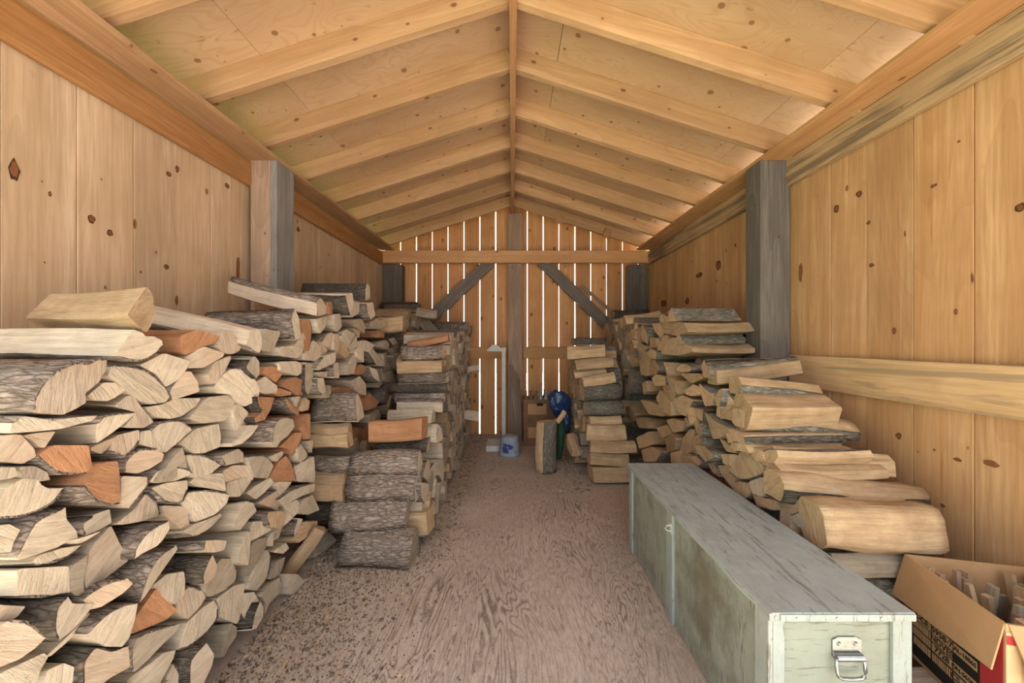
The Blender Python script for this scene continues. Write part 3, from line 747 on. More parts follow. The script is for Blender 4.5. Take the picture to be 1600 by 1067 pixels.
# --- left front stack, upper right
traced('''
Bux;460,345 490,262 540,252 552,300 545,370 520,395
Lx;705,190 730,140 750,190 755,300 720,320 710,250
-;555,250 600,262 652,265 655,290 630,330 610,380 560,375
-o;105,290 200,255 330,295 300,330 250,345 135,395 108,380
T-;290,350 350,262 400,265 450,350 430,375 380,392 320,380
-;145,440 140,405 230,345 330,380 330,400 240,465 145,468
-;250,500 290,430 385,395 390,410 355,480 300,552 265,530
LDx;445,460 480,415 515,400 540,430 540,500 515,525 480,500
T;300,565 340,490 380,458 440,465 490,510 525,580 520,640 460,675 420,660 400,610 320,600
-;505,550 570,505 625,560 620,600 560,608 530,590
To;545,490 560,455 600,445 650,460 668,500 630,545 580,510
To;650,560 670,520 710,505 760,520 785,570 780,610 740,612 710,590
-o;595,600 640,570 715,595 710,610 640,618
Ro;760,440 830,445 835,500 820,570 790,612 785,560 768,515
-;630,430 740,425 770,440 765,490 735,510 640,480
-;630,350 720,345 770,270 785,310 775,380 750,415 640,400
Ro;755,205 800,200 820,240 815,330 800,378 780,375 765,270
-;775,395 820,310 860,350 855,410 830,428 775,420
-;385,700 410,655 440,670 482,700 485,745 435,830 395,790
-;140,740 260,620 380,605 410,650 385,715 340,750 220,765
Bx;385,870 430,835 480,770 530,770 490,830 440,880 390,890
LDox;525,615 630,620 600,690 560,745 500,762 490,740 550,700 530,660
Lo;675,620 695,640 748,705 740,725 700,700 680,660
-;698,620 755,615 740,680 725,670
t-;745,690 780,620 810,640 800,690 760,700
LTx;585,870 590,790 620,740 680,722 730,735 745,780 700,830 650,858 620,895
Ro;670,860 720,810 765,810 765,845 730,920 710,945 690,900 640,890
Ro;760,790 800,705 815,710 812,800 805,845 775,850
-;110,870 200,790 315,760 320,830 310,890 230,925 180,928 130,880
T;-50,800 -10,755 50,742 110,742 168,790 100,865 35,925 0,890 -30,850
-;-30,1075 0,1025 60,950 125,885 145,950 162,1020 150,1050 40,1075
T;140,925 250,930 335,985 270,1035 170,1060 160,1000
L;300,940 420,895 460,920 468,970 400,980 340,990
-;-80,672 0,660 90,625 250,625 215,670 120,725 50,740 -40,730 -70,700
-;345,1015 400,985 470,985 500,1067 430,1085 350,1080
T;470,940 580,925 625,985 575,1060 500,1055 480,1000
-;585,940 660,910 665,930 630,970 600,960
Ro;590,1055 650,960 690,930 715,990 720,1067 640,1080
R;735,900 760,870 805,920 800,950 760,975 735,960
-;725,1000 760,975 835,935 830,1030 820,1080 735,1080
-;795,855 825,850 820,920 805,900
L;45,590 130,480 170,480 200,540 205,590 150,610 60,640
''', 250, 440, .2906, -1.0, LF, 13)
# --- left front stack, lower right
traced('''
-;150,45 190,15 260,0 325,-5 330,92 240,75 190,70
TR;120,155 165,90 240,78 330,98 345,105 330,150 270,210 175,250 165,200
B;100,290 170,255 240,235 325,200 335,215 290,260 240,300 160,328 100,305
Lx-;370,265 425,135 475,150 500,190 455,235 415,290 385,285
-;330,110 345,45 400,25 470,10 470,40 430,90 400,120 350,120
-;440,100 490,60 560,15 580,40 530,100 490,135
L;500,150 560,100 590,80 610,150 600,190 530,160
-o;555,5 680,5 680,30 590,35
-;590,40 680,40 640,90 610,125
TLx;615,135 690,70 780,45 775,90 720,115 640,165
-;695,205 720,130 770,105 800,150 822,185 760,210
-;620,160 690,130 705,150 700,200 650,260 615,280 640,200
Lxt;560,195 615,190 640,200 610,290 560,270 550,220
T;455,275 470,240 530,232 575,265 570,290 500,330 470,345
-x;400,420 440,290 465,300 460,400 450,470 405,460
-g;465,360 500,330 545,320 545,370 500,430 450,530 435,525 460,440
R;445,590 480,480 540,380 560,400 567,470 550,550 500,600
-;550,330 575,290 577,370 550,370
-;570,400 640,350 660,380 630,410
L;680,290 700,225 727,230 700,300 685,325
Tt;685,340 730,240 800,235 805,270 760,320 710,355
-;630,510 700,510 735,540 762,575 690,637 660,620
R;215,570 250,490 310,430 370,430 410,480 412,545 350,590 250,632 220,600
LDx;205,530 240,450 270,408 298,470 280,530 215,570
Lx;215,400 225,340 290,335 340,340 330,390 280,403
T;75,690 110,600 170,560 220,590 238,630 200,680 130,745 95,730
BR;85,905 110,830 130,760 200,690 270,640 300,680 300,740 240,820 150,890
-;282,640 380,570 445,553 430,650 400,750 385,770 310,740 302,690
-g;310,940 320,850 350,755 395,780 395,830 350,890 330,935
LDx;460,800 475,720 510,645 530,680 530,730 490,790
-;502,620 550,560 610,525 632,560 625,610 560,660 535,720 530,660
-g;560,540 600,440 640,420 620,500 590,530
LDx;150,1090 160,960 200,900 240,855 270,920 255,980 200,1100
L;400,690 430,610 480,600 500,650 460,720 430,760
-g;575,300 600,250 625,290 610,330 580,340
''', 250, 740, .3066, -1.0, LF, 14)
# twisted splintery piece leaning at the foot of the left stack
axlog(446, 905, 500, 828, 1.72, 1.80, 26, 'tri', 'y', LF, wr=.8, seed=5, rough=4)
k0 = len(LOGS)
fill([(-60, 1100), (318, 1092), (-60, 1500)], -1.0, .125, LF, 29, 'ppq')      # feet of the stack, below the picture's edge
for L in LOGS[k0:]: L['px'] = 0
# --- left stack beyond the post
LB = 'left back stack'
traced('''
Txu;92,215 100,305 175,290 175,240 140,190 110,180
-;95,320 175,305 160,370 120,415 105,380
-o;175,215 205,210 205,285 180,290
TLDx;425,95 440,110 440,190 415,200 418,130
LDx;290,165 335,155 340,220 310,300 300,250
-;345,215 375,210 380,280 350,300 330,310
Lx;430,220 465,215 470,300 440,325 428,280
-;210,290 250,290 270,370 240,405 215,360
T;320,325 400,312 430,370 415,415 370,390 340,350
-;430,350 490,315 480,360 450,370
T;130,470 170,410 210,405 200,470 170,510
-;210,415 255,420 260,470 235,540 203,520
TL;255,400 290,385 350,420 300,510 260,430
-;330,380 380,400 375,440 345,400
-;355,430 360,490 330,530 305,510
T;360,470 410,450 460,490 430,535 370,510
-t;250,540 270,460 310,550 290,575
T;105,570 130,460 175,520 110,580
-;20,540 110,530 115,590 20,585
Lx;100,640 150,560 220,535 215,600 120,650
Lx;210,610 250,600 245,700 200,700
-;305,610 340,540 355,600 340,670 300,680
-o;350,640 385,610 425,635 390,675 345,680
-;355,510 405,510 400,600 365,570
L;440,520 470,510 530,625 480,620
-;530,545 560,530 540,620 532,620
T;490,330 530,330 545,360 510,385
-o;510,400 535,410 530,440 505,440
A;500,470 545,450 570,480 560,520 510,510
A;560,450 600,440 620,475 590,490
T;570,510 600,495 635,530 600,560
Lx;445,625 490,650 500,730 460,700
-g;490,640 520,650 520,740 500,760
-;520,640 590,640 600,740 530,720
LTx;310,720 370,685 420,740 425,810 380,800 340,770
-o;210,760 320,760 340,870 215,800
-o;340,810 405,800 410,950 350,960
o;415,830 450,800 490,850 470,890 415,910
Lx;110,700 155,700 155,780 130,810 100,780
-g;160,745 200,750 200,820 150,830
T-;440,940 500,900 520,940 490,1000 445,1010
LD;20,600 90,610 90,690 70,760 40,810 10,780
T;100,660 190,655 200,690 110,695
Lx;590,560 640,540 650,600 620,660 595,640
''', 470, 420, .2437, -1.0, LB, 15, grow=1.02)
fill([(548, 668), (602, 655), (604, 745), (575, 790), (548, 795)], -1.0, .12, LB, 21, 'ppo')
fill([(596, 575), (622, 548), (622, 500), (664, 484), (672, 560), (640, 600), (604, 660)], -1.0, .12, LB, 22, 'ppt')
# far top pieces of the left back stack
axlog(592, 482, 650, 482, 4.2, 4.2, 24, 'half', 'g', LB, 'd', seed=31)
axlog(588, 507, 628, 505, 3.05, 3.05, 26, 'quad', 'y', LB, seed=32)
axlog(650, 487, 681, 491, 3.75, 3.75, 15, 'tri', 'q', LB, seed=34)
axlog(654, 501, 671, 520, 3.9, 3.8, 18, 'wedge', 'g', LB, 'd', seed=35)
# ragged end of the left stack that sticks out behind the front face
axlog(484, 639, 551, 638, 1.98, 1.98, 46, 'half', 'p', LB, 'b', seed=41, wr=1.0)
axlog(483, 669, 543, 669, 2.0, 2.0, 17, 'tri', 'y', LB, seed=42)
axlog(483, 690, 541, 689, 2.0, 2.0, 24, 'quad', 'y', LB, seed=43)
axlog(484, 724, 543, 727, 2.02, 2.02, 24, 'half', 'p', LB, seed=44)
axlog(482, 750, 536, 748, 2.0, 2.0, 20, 'tri', 'y', LB, seed=45)
axlog(480, 771, 534, 772, 1.98, 1.98, 27, 'quad', 'y', LB, seed=46)
axlog(474, 806, 530, 803, 2.0, 2.0, 30, 'half', 'g', LB, 'd', seed=47)
axlog(497, 860, 527, 838, 1.93, 2.1, 30, 'wedge', 'q', LB, 'd', seed=48)
# --- middle left row, whose near end steps down to the floor
ML = 'middle left row'
axlog(526, 863, 641, 866, 1.86, 1.86, 55, 'half', 'g', ML, 'b', seed=51, wr=1.0)
axlog(512, 812, 632, 806, 1.93, 1.93, 50, 'half', 'g', ML, 'b', seed=52, wr=.8, rough=2)
axlog(595, 825, 668, 822, 2.03, 2.03, 38, 'quad', 'y', ML, seed=53)
axlog(538, 766, 648, 765, 1.97, 1.97, 40, 'half', 'p', ML, 'b', seed=54, wr=1.1)
axlog(542, 729, 650, 727, 2.00, 2.00, 36, 'half', 'p', ML, 'b', seed=55, wr=1.3)
axlog(588, 699, 667, 697, 2.2, 2.2, 22, 'half', 'g', ML, 'd', seed=56, wr=1.2)
axlog(577, 676, 660, 671, 2.15, 2.15, 34, 'quad', 'o', ML, seed=57, wr=.9)
axlog(604, 655, 674, 652, 2.38, 2.38, 26, 'tri', 'p', ML, seed=58)
axlog(634, 680, 683, 680, 2.4, 2.4, 30, 'tri', 'p', ML, seed=66)
axlog(618, 634, 690, 636, 2.58, 2.58, 21, 'slabT', 'p', ML, 'b', seed=59)
axlog(617, 622, 694, 622, 2.66, 2.66, 15, 'half', 'p', ML, seed=60)
axlog(606, 607, 699, 606, 2.66, 2.66, 17, 'round', 'q', ML, 'd', seed=61)
axlog(622, 591, 697, 589, 2.66, 2.66, 19, 'half', 'p', ML, 'b', seed=62)
axlog(619, 575, 690, 573, 2.66, 2.66, 20, 'quad', 'y', ML, 'b', seed=63)
axlog(625, 552, 691, 550, 2.68, 2.68, 25, 'wedge', 'y', ML, seed=64, roll=2.5)
axlog(637, 540, 700, 527, 2.76, 2.76, 14, 'tri', 'o', ML, seed=65)
axlog(684, 512, 727, 511, 3.9, 3.9, 17, 'half', 'g', ML, 'd', seed=67)
axlog(706, 532, 734, 528, 3.6, 3.9, 13, 'tri', 'q', ML, seed=68)
axlog(712, 648, 748, 652, 3.9, 3.9, 16, 'tri', 'p', ML, seed=69)
axlog(728, 578, 748, 575, 4.1, 4.1, 9, 'quad', 'p', ML, seed=70)
traced('''
L;690,450 750,455 755,520 735,590 700,540
-;755,460 785,470 800,600 765,610 750,540
-;712,570 750,570 760,620 720,650
L;710,410 745,300 760,330 755,400 740,450
L;750,420 785,325 792,380 780,430
''', 480, 640, .2529, -.5, ML, 16, length=.34)
fill([(664, 830), (664, 770), (686, 735), (686, 700), (699, 664), (701, 650), (702, 532), (716, 520), (738, 505), (739, 682), (702, 760)], -.5, .125, ML, 23, 'pppqtg', length=.38)

# --- right stack against the wall; its tan tones put warm light into the wood
RS = 'right stack'
traced('''
R;85,265 130,228 160,245 165,290 120,300 90,290
TRGx;158,222 200,262 250,292 245,350 205,362 180,300
RGx;255,310 275,262 300,255 290,370 262,350
-y;290,355 355,355 355,435 290,435
-;360,310 380,280 420,300 500,375 455,500 380,505 362,400
RG;135,375 185,380 180,450 150,430
TGx;190,390 260,450 360,500 280,550 245,555 215,460
R;120,400 150,430 200,520 170,550 130,480
T;50,640 60,540 95,495 130,500 120,570 110,640 60,655
RGx;120,590 200,600 270,660 205,695 150,640
Tx;345,600 360,570 430,580 460,640 400,625 370,630
B;350,745 400,630 460,645 520,700 540,760 460,800 400,790
-;470,600 530,630 550,690 500,690 475,650
T;530,640 560,610 620,620 635,660 610,700 560,690
-;550,720 600,700 650,740 660,790 570,795
B;270,715 340,710 380,790 360,845 300,780
RG;365,830 400,810 460,820 465,890 430,920 370,870
-q;470,810 530,785 600,800 655,850 560,870 540,900 490,880
B;452,825 480,890 560,910 630,920 610,980 500,960
-;300,645 380,650 375,690 350,720 310,700
RG;95,660 150,655 185,700 130,740 95,700
RG;200,700 260,695 290,780 240,760
-;285,550 320,570 385,640 320,630
RGx;305,510 350,495 440,540 450,590 380,570 330,580
-;640,880 660,820 780,970 700,1005 635,950
-g;710,1020 790,980 850,1020 850,1090 760,1080
''', 1050, 540, .26237, 1.05, RS, 17, tone='t', bark='g', grow=1.03)
traced('''
RGx;675,230 690,175 720,250 680,255
T;620,240 640,208 668,230 665,262 625,262
-;645,265 760,262 790,320 720,345 650,325
T;575,270 620,265 645,320 620,358 590,320
RG;500,310 515,275 540,350 535,400 505,370
-;630,360 660,340 680,370 650,395
-;605,400 630,378 650,400 650,440 610,440
-;650,460 670,380 710,360 800,420 800,450 730,470
A;710,370 740,342 760,370 755,400 720,400
RGx;545,460 565,432 590,450 585,495 555,490
-;490,520 520,450 545,500 530,600 500,590
-;650,520 680,600 720,640 700,750 670,650
A;725,555 760,520 810,540 820,570 770,585 735,575
RGx;885,540 905,505 930,560 945,615 900,610
-;770,590 860,590 885,620 820,650
RG;575,620 600,595 650,610 650,665 590,665
RG;415,640 425,580 440,650 430,710 415,720
-;630,680 660,665 700,750 680,760
T;505,655 525,640 540,700 520,720
-;720,640 755,640 745,720 720,700
R;710,760 760,730 820,760 790,860 750,840
-;590,750 620,700 690,770 700,860 640,830
-;515,760 560,770 620,800 630,860 560,850
RG;665,890 700,880 780,900 770,950 700,965
-;400,810 430,800 460,850 440,890 400,850
-;460,880 520,870 550,940 480,935
T;480,1000 540,960 570,1040 500,1067
-;605,940 660,920 690,970 640,1000
-;790,810 830,810 850,880 820,920
RG;775,880 795,870 815,925 790,930
RG;545,510 600,505 640,560 600,590 545,590
-;560,360 600,365 600,420 550,425
-;640,1010 700,975 740,1010 720,1080 650,1090
RG;500,1080 560,1060 630,1090 600,1150 520,1150
-;700,1100 760,1080 800,1110 790,1160 710,1160
RG;820,1010 880,980 910,1060 860,1110 815,1080
''', 880, 440, .2437, 1.05, RS, 18, tone='t', bark='g', grow=1.08)
fill([(943, 505), (999, 492), (999, 500), (1001, 560), (978, 575), (972, 700), (1000, 720), (940, 720)], 1.05, .125, RS, 24, 'tttyg', 'g')
axlog(1066, 515, 1172, 519, 2.42, 2.42, 24, 'round', 't', RS, 'g', seed=81)
axlog(1067, 541, 1172, 541, 2.40, 2.40, 36, 'wedge', 't', RS, 'g', seed=82, wr=.8, roll=1.2)
axlog(1098, 571, 1166, 566, 2.33, 2.33, 24, 'round', 't', RS, 'g', seed=83)
axlog(1048, 490, 1112, 497, 2.62, 2.62, 14, 'half', 't', RS, 'g', seed=84)
axlog(960, 491, 1016, 489, 4.05, 4.05, 14, 'round', 'g', RS, 'd', seed=85)
axlog(978, 500, 1033, 492, 3.2, 3.2, 16, 'tri', 't', RS, seed=86)
axlog(960, 506, 985, 499, 3.9, 3.9, 14, 'quad', 't', RS, seed=87)
axlog(1122, 587, 1251, 571, 1.86, 1.86, 32, 'slabT', 'y', RS, 'g', seed=88, wr=1.0)
axlog(1160, 604, 1286, 618, 1.69, 1.69, 31, 'low', 'y', RS, 'g', seed=89, wr=1.2)
axlog(1146, 638, 1297, 642, 1.745, 1.745, 44, 'slabT', 't', RS, 'g', seed=90, wr=1.0)
axlog(1169, 658, 1346, 678, 1.62, 1.62, 32, 'low', 't', RS, 'g', seed=91, wr=1.3, rough=3)
axlog(1166, 686, 1252, 690, 1.70, 1.70, 26, 'half', 't', RS, 'g', seed=92)
axlog(1216, 719, 1402, 732, 1.47, 1.47, 38, 'tri', 'y', RS, 'g', seed=93, wr=1.2)
axlog(1228, 768, 1458, 790, 1.36, 1.36, 46, 'low', 't', RS, 'd', seed=94, wr=1.2, rough=3.5)
axlog(1296, 832, 1488, 838, 1.215, 1.215, 76, 'quad', 'y', RS, 'g', seed=95, wr=.9, rough=4)
axlog(1236, 812, 1340, 830, 1.42, 1.42, 48, 'quad', 'q', RS, 'g', seed=96, wr=.5)
axlog(1272, 850, 1370, 880, 1.34, 1.34, 50, 'quad', 'g', RS, 'g', seed=97, wr=.5)
axlog(1310, 893, 1460, 893, 1.24, 1.24, 42, 'tri', 'g', RS, 'g', seed=98, wr=1.0)
axlog(1320, 935, 1460, 940, 1.26, 1.26, 44, 'half', 'g', RS, 'g', seed=99, wr=1.0)
axlog(1240, 880, 1370, 880, 1.42, 1.42, 60, 'half', 'g', RS, 'g', seed=100, wr=1.0)
axlog(1322, 990, 1470, 990, 1.26, 1.26, 52, 'half', 'g', RS, 'g', seed=101, wr=1.0)

# --- short row beside the aisle on the right
SR = 'short right row'
for q in ((895, 534, 947, 534, 3.3, 11, 'half', 'g', 'd'), (888, 552, 947, 548, 3.2, 23, 'tri', 'y', 'g'), (900, 571, 960, 567, 3.15, 17, 'tri', 'y', 'g'),
          (899, 586, 949, 581, 3.2, 13, 'tri', 't', 'g'), (911, 598, 963, 590, 3.1, 17, 'tri', 'y', 'g'), (912, 615, 971, 613, 3.08, 28, 'round', 't', 'g'),
          (916, 640, 976, 640, 3.06, 22, 'round', 't', 'g'), (922, 658, 973, 657, 3.08, 14, 'tri', 'y', 'g'), (919, 677, 979, 677, 3.02, 27, 'quad', 'y', 'g'),
          (924, 699, 994, 700, 3.0, 20, 'tri', 'y', 'g'), (923, 718, 985, 723, 2.98, 21, 'tri', 'y', 'g'), (926, 744, 986, 744, 2.95, 25, 'quad', 'y', 'g')):
    axlog(q[0], q[1], q[2], q[3], q[4], q[4], q[5], q[6], q[7], SR, q[8], seed=int(q[1]), wr=1.2)
fill([(888, 548), (903, 548), (905, 600), (906, 725), (895, 715), (885, 650)], .60, .135, SR, 25, 'ttyg', 'g', length=.36)

ordn = ['bottom course', 'second course up', 'third course up', 'fourth course up', 'fifth course up', 'sixth course up', 'seventh course up', 'eighth course up', 'ninth course up', 'tenth course up', 'eleventh course up', 'twelfth course up', 'thirteenth course up', 'fourteenth course up', 'topmost course']
nth = ['nearest the doorway'] + [o + ' from the doorway' for o in ords[1:]] + ['%s from the doorway' % s for s in
      ('sixteenth', 'seventeenth', 'eighteenth', 'nineteenth', 'twentieth', 'twenty-first', 'twenty-second', 'twenty-third', 'twenty-fourth', 'twenty-fifth')]
LOGS.sort(key=lambda L: -L['px'])
KEEP = 300
single, rest = LOGS[:KEEP], LOGS[KEEP:]
TN = {'p': 'pale', 'q': 'pinkish pale', 'o': 'orange', 't': 'tan', 'g': 'greyish', 'y': 'yellowish'}
def shape_word(L):
    f = L['front']; c = sum(f, Vector())/len(f)
    nb = sum(L['fl'])
    ext = sorted(((a-b).length for a in f for b in f), reverse=True)[0]
    zs = [p.z for p in f]; ys = [p.y for p in f]; ar = 0
    for a, b in zip(f, f[1:]+f[:1]): ar += (a.y-c.y)*(b.z-c.z)-(b.y-c.y)*(a.z-c.z)
    comp = abs(ar)/2/(ext*ext+1e-9)
    if nb == len(f): return 'round bark-covered'
    if comp < .30: return 'thin flat'
    if nb: return 'bark-backed'
    return 'three-sided' if len(f) < 5 else 'chunky'
by = {}
for L in single:
    c = sum(L['front'], Vector())/len(L['front'])
    L['c'] = c; by.setdefault((L['stack'], min(14, int(max(0, c.z)/.105))), []).append(L)
count = 0
for (st, course), ls in sorted(by.items()):
    ls.sort(key=lambda L: L['c'].y)
    for i, L in enumerate(ls):
        look = shape_word(L)
        lab = '%s %s split log, %s, %s, %s' % (TN[L['tone']], look, st, ordn[course], nth[min(i, len(nth)-1)])
        L['label'] = lab
for i, L in enumerate(single):
    realize(L, random.Random(1000+i), label=L['label'], group='split logs in the ' + L['stack'])
# the remaining small far pieces
if rest:
    bm = bmesh.new(); mats = []; 
    for i, L in enumerate(rest):
        rings, outer, fl, mw, bt = build_log_mesh(L, random.Random(5000+i), True)
        def mi(m):
            if m not in mats: mats.append(m)
            return mats.index(m)
        me_, ms_, mb_ = mi(M['end_'+L['tone']]), mi(M['side_'+L['side']]), mi(M['bark_'+L['bark']])
        V = [[bm.verts.new(mw @ p) for p in r] for r in rings]; n = len(fl)
        for k in range(len(V)-1):
            for j in range(n):
                f = bm.faces.new((V[k][j], V[k][(j+1) % n], V[k+1][(j+1) % n], V[k+1][j])); f.material_index = mb_ if fl[j] else ms_
        for r in (V[0], V[-1]):
            try: f = bm.faces.new(r); f.material_index = me_
            except ValueError: pass
    o = link_mesh('small_firewood', bm, mats)
    tag(o, 'small split logs filling the backs and feet of the stacks', 'firewood', kind='stuff')

# upright split log standing on the floor by the back wall
Yu = 3.22
base = [(838, 733), (847, 735), (859, 735), (866, 730), (868, 728)]
pr = [(-.08, -.01), (-.035, -.065), (.03, -.06), (.08, -.02), (.085, .03), (.02, .06), (-.05, .05)]
bc = P(853, 735, Yu); bc.z = .004
ang0 = .2
LU = dict(front=[Vector((bc.x+a*1.22, bc.y+.06+b*1.2, .004)) for a, b in pr], axis=Vector((.012, .02, .445)), fl=[False, True, True, True, False, False, False],
          tone='y', side='y', bark='g', stack='', px=1, rough=2.5)
realize(LU, random.Random(77), 'upright_log', 'split log standing upright on the floor by the blue tarp', None, 'firewood')
def lone(name, label, u0, v0, u1, v1, Y0, Y1, h, prof, tone, bark, seed, cat='firewood', **k):
    axlog(u0, v0, u1, v1, Y0, Y1, h, prof, tone, 'x', bark, seed=seed, **k); L = LOGS.pop(); realize(L, random.Random(seed), name, label, None, cat)
lone('split_piece', 'flat split piece leaning at the foot of the short right row', 884, 683, 893, 708, 3.3, 3.12, 16, 'slab', 't', 'g', 7)
lone('short_stick', 'short stub of wood poking out above the upright log', 872, 660, 884, 643, 3.25, 3.3, 8, 'tri', 'y', 'g', 9)

# ------------------------------------------------------------------ the painted chest
cx0, cx1, cy0, cy1, ch = .652, 1.012, .935, 2.05, .48
r = empty('wooden_chest', ((cx0+cx1)/2, (cy0+cy1)/2, 0)); tag(r, 'long chipped grey-green wooden chest on the floor in front of the right stack', 'chest')
def lm(name, bm, m, parent, smooth=False):
    o = link_mesh(name, bm, m, parent, smooth); return o
ox, oy = r.location.x, r.location.y
def cb(bm, x0, x1, y0, y1, z0, z1, bev=.002): box(bm, x0-ox, x1-ox, y0-oy, y1-oy, z0, z1, bev)
bm = bmesh.new(); cb(bm, cx0+.012, cx0+.028, cy0+.02, cy1-.02, .004, ch-.022); lm('side_panel', bm, M['panel'], r)
bm = bmesh.new(); cb(bm, cx1-.028, cx1-.012, cy0+.02, cy1-.02, .004, ch-.022); lm('side_panel', bm, M['panel'], r)
bm = bmesh.new(); cb(bm, cx0+.03, cx1-.03, cy0+.012, cy0+.028, .004, ch-.022); lm('end_panel', bm, M['panelx'], r)
bm = bmesh.new(); cb(bm, cx0+.03, cx1-.03, cy1-.028, cy1-.012, .004, ch-.022); lm('end_panel', bm, M['panelx'], r)
bm = bmesh.new(); cb(bm, cx0+.03, cx1-.03, cy0+.03, cy1-.03, .004, .02); lm('bottom_board', bm, M['panel'], r)
for (a, b, c, d) in ((cx0+.0122, cx0+.042, cy0+.001, cy0+.012), (cx1-.042, cx1+.006, cy0+.001, cy0+.012), (cx0, cx0+.012, cy0+.001, cy0+.055),
                     (cx0, cx0+.012, cy1-.045, cy1), (cx0, cx0+.0125, 1.50, 1.56)):
    bm = bmesh.new(); cb(bm, a, b, c, d, .003, ch-.022, .0025); lm('corner_board', bm, M['corner'], r)
bm = bmesh.new(); nseg = 22
vt = []
for i in range(nseg+1):     # lid with a worn, slightly chewed edge
    y = cy0-.012+(cy1-cy0+.02)*i/nseg; e = (.006*noise.noise(Vector((y*7, 1, 2)))) if 0 < i < nseg else 0
    vt.append([bm.verts.new((x-ox, y-oy, z)) for x, z in ((cx0-.006+e, ch-.022), (cx0-.006+e, ch-.003), (cx0+.004, ch), (cx1-.002, ch), (cx1, ch-.003), (cx1, ch-.022))])
for A, B in zip(vt, vt[1:]):
    for k in range(6): bm.faces.new((A[k], A[(k+1) % 6], B[(k+1) % 6], B[k]))
bm.faces.new(vt[0][::-1]); bm.faces.new(vt[-1])
lid = lm('lid', bm, M['lid'], r)
bm = bmesh.new(); cb(bm, cx0+.02, cx1-.001, cy0-.0155, cy0-.012, ch-.020, ch-.003, .001); lm('lid_edging', bm, M['corner'], lid)
# nails in the lid edging
bm = bmesh.new()
for x in (cx0+.06, cx0+.16, cx0+.27): tube(bm, [(x-ox, cy0-.0175-oy, ch-.011), (x-ox, cy0-.0150-oy, ch-.011)], .0028, 8)
lm('nail_heads', bm, M['steel'], lid)
# handle on the near end
hx, hz, hy = .8585, EYE-(1016-533.5)*.947/F, cy0+.012
bm = bmesh.new()
pl = [(-.037, -.012), (-.037, .030), (-.022, .037), (.022, .037), (.037, .030), (.037, -.012), (.028, -.018), (-.028, -.018)]
A = [bm.verts.new((hx+a-ox, hy-oy, hz+b)) for a, b in pl]; B = [bm.verts.new((hx+a-ox, hy-.004-oy, hz+b)) for a, b in pl]
bm.faces.new(A); bm.faces.new(B[::-1])
for k in range(8): bm.faces.new((A[k], A[(k+1) % 8], B[(k+1) % 8], B[k]))
hp = lm('handle_plate', bm, M['steel'], r)
bm = bmesh.new(); tube(bm, [(hx-.034-ox, hy-.009-oy, hz-.010), (hx+.034-ox, hy-.009-oy, hz-.010)], .0095, 14); lm('hinge_barrel', bm, M['steel'], hp, False)
bm = bmesh.new(); lp = []
for a, b in ((-.034, -.010), (-.036, -.022), (-.036, -.042), (-.033, -.052), (-.024, -.057), (0, -.058), (.024, -.057), (.033, -.052), (.036, -.042), (.036, -.022), (.034, -.010)):
    lp.append((hx+a-ox, hy-.011-oy-.006*(-b)/.05, hz+b))
tube(bm, lp, .0042, 10); lm('handle_ring', bm, M['steel'], hp, True)
for sx in (-.021, .021):
    bm = bmesh.new(); tube(bm, [(hx+sx-ox, hy-.004-oy, hz+.021), (hx+sx-ox, hy-.0075-oy, hz+.021)], [.0055, .0035], 12); lm('rivet', bm, M['steel'], hp)
# hasp eye on the batten
bm = bmesh.new(); c0 = PX(1049, 825, cx0-.0)
box(bm, cx0-.003-ox, cx0-ox, c0.y-.010-oy, c0.y+.014-oy, c0.z-.022, c0.z+.018, .001)
tube(bm, [(cx0-.004-ox+dx, c0.y-oy, c0.z+dz) for dx, dz in ((.002, .012), (-.014, .010), (-.022, 0), (-.014, -.010), (.002, -.012))], .0028, 8)
lm('hasp_staple', bm, M['white'], r, False)

# ------------------------------------------------------------------ printed cardboard box of kindling, on a scrap board
bw, bd, bz0, bz1 = .325, .315, .135, .45       # width, depth, bottom, top; the box is turned a little on the floor
BT = math.radians(-13.4); BO = Vector((1.24, .925, 0))
def scrap(label, pts, z0, z1, mat):
    bm = bmesh.new(); A = [bm.verts.new((x, y, z0)) for x, y in pts]; B = [bm.verts.new((x, y, z1)) for x, y in pts]; n = len(pts)
    bm.faces.new(A[::-1]); bm.faces.new(B)
    for k in range(n): bm.faces.new((A[k], A[(k+1) % n], B[(k+1) % n], B[k]))
    bmesh.ops.bevel(bm, geom=list(bm.edges), offset=.008, segments=2, affect='EDGES')
    tag(link_mesh('scrap_block', bm, mat), label, 'scrap wood')
scrap('pale split block on the floor under the front of the cardboard box', [(1.14, .86), (1.60, .84), (1.60, .99), (1.13, 1.0)], .002, .132, M['side_y'])
scrap('pale split block on the floor under the back of the cardboard box', [(1.17, 1.04), (1.60, 1.03), (1.60, 1.17), (1.16, 1.17)], .002, .132, M['side_q'])
r = empty('cardboard_box', (BO.x, BO.y, bz0), BT); tag(r, 'open cardboard box with red and black printing, filled with kindling, beside the chest', 'box')
th = .005; bh = bz1-bz0
bm = bmesh.new(); box(bm, 0, th, 0, bd, 0, bh); box(bm, bw-th, bw, 0, bd, 0, bh)
box(bm, th, bw-th, 0, th, 0, bh); box(bm, th, bw-th, bd-th, bd, 0, bh); box(bm, th, bw-th, th, bd-th, 0, th)
lm('box_body', bm, M['card'], r)
def flap(pts, name='flap'):
    bm = bmesh.new(); pts = [Vector(p) for p in pts]; nrm = (pts[1]-pts[0]).cross(pts[2]-pts[0]).normalized()*.004
    A = [bm.verts.new(p) for p in pts]; B = [bm.verts.new(p+nrm) for p in pts]; n = len(pts)
    bm.faces.new(A); bm.faces.new(B[::-1])
    for k in range(n): bm.faces.new((A[k], A[(k+1) % n], B[(k+1) % n], B[k]))
    return lm(name, bm, M['card'], r)
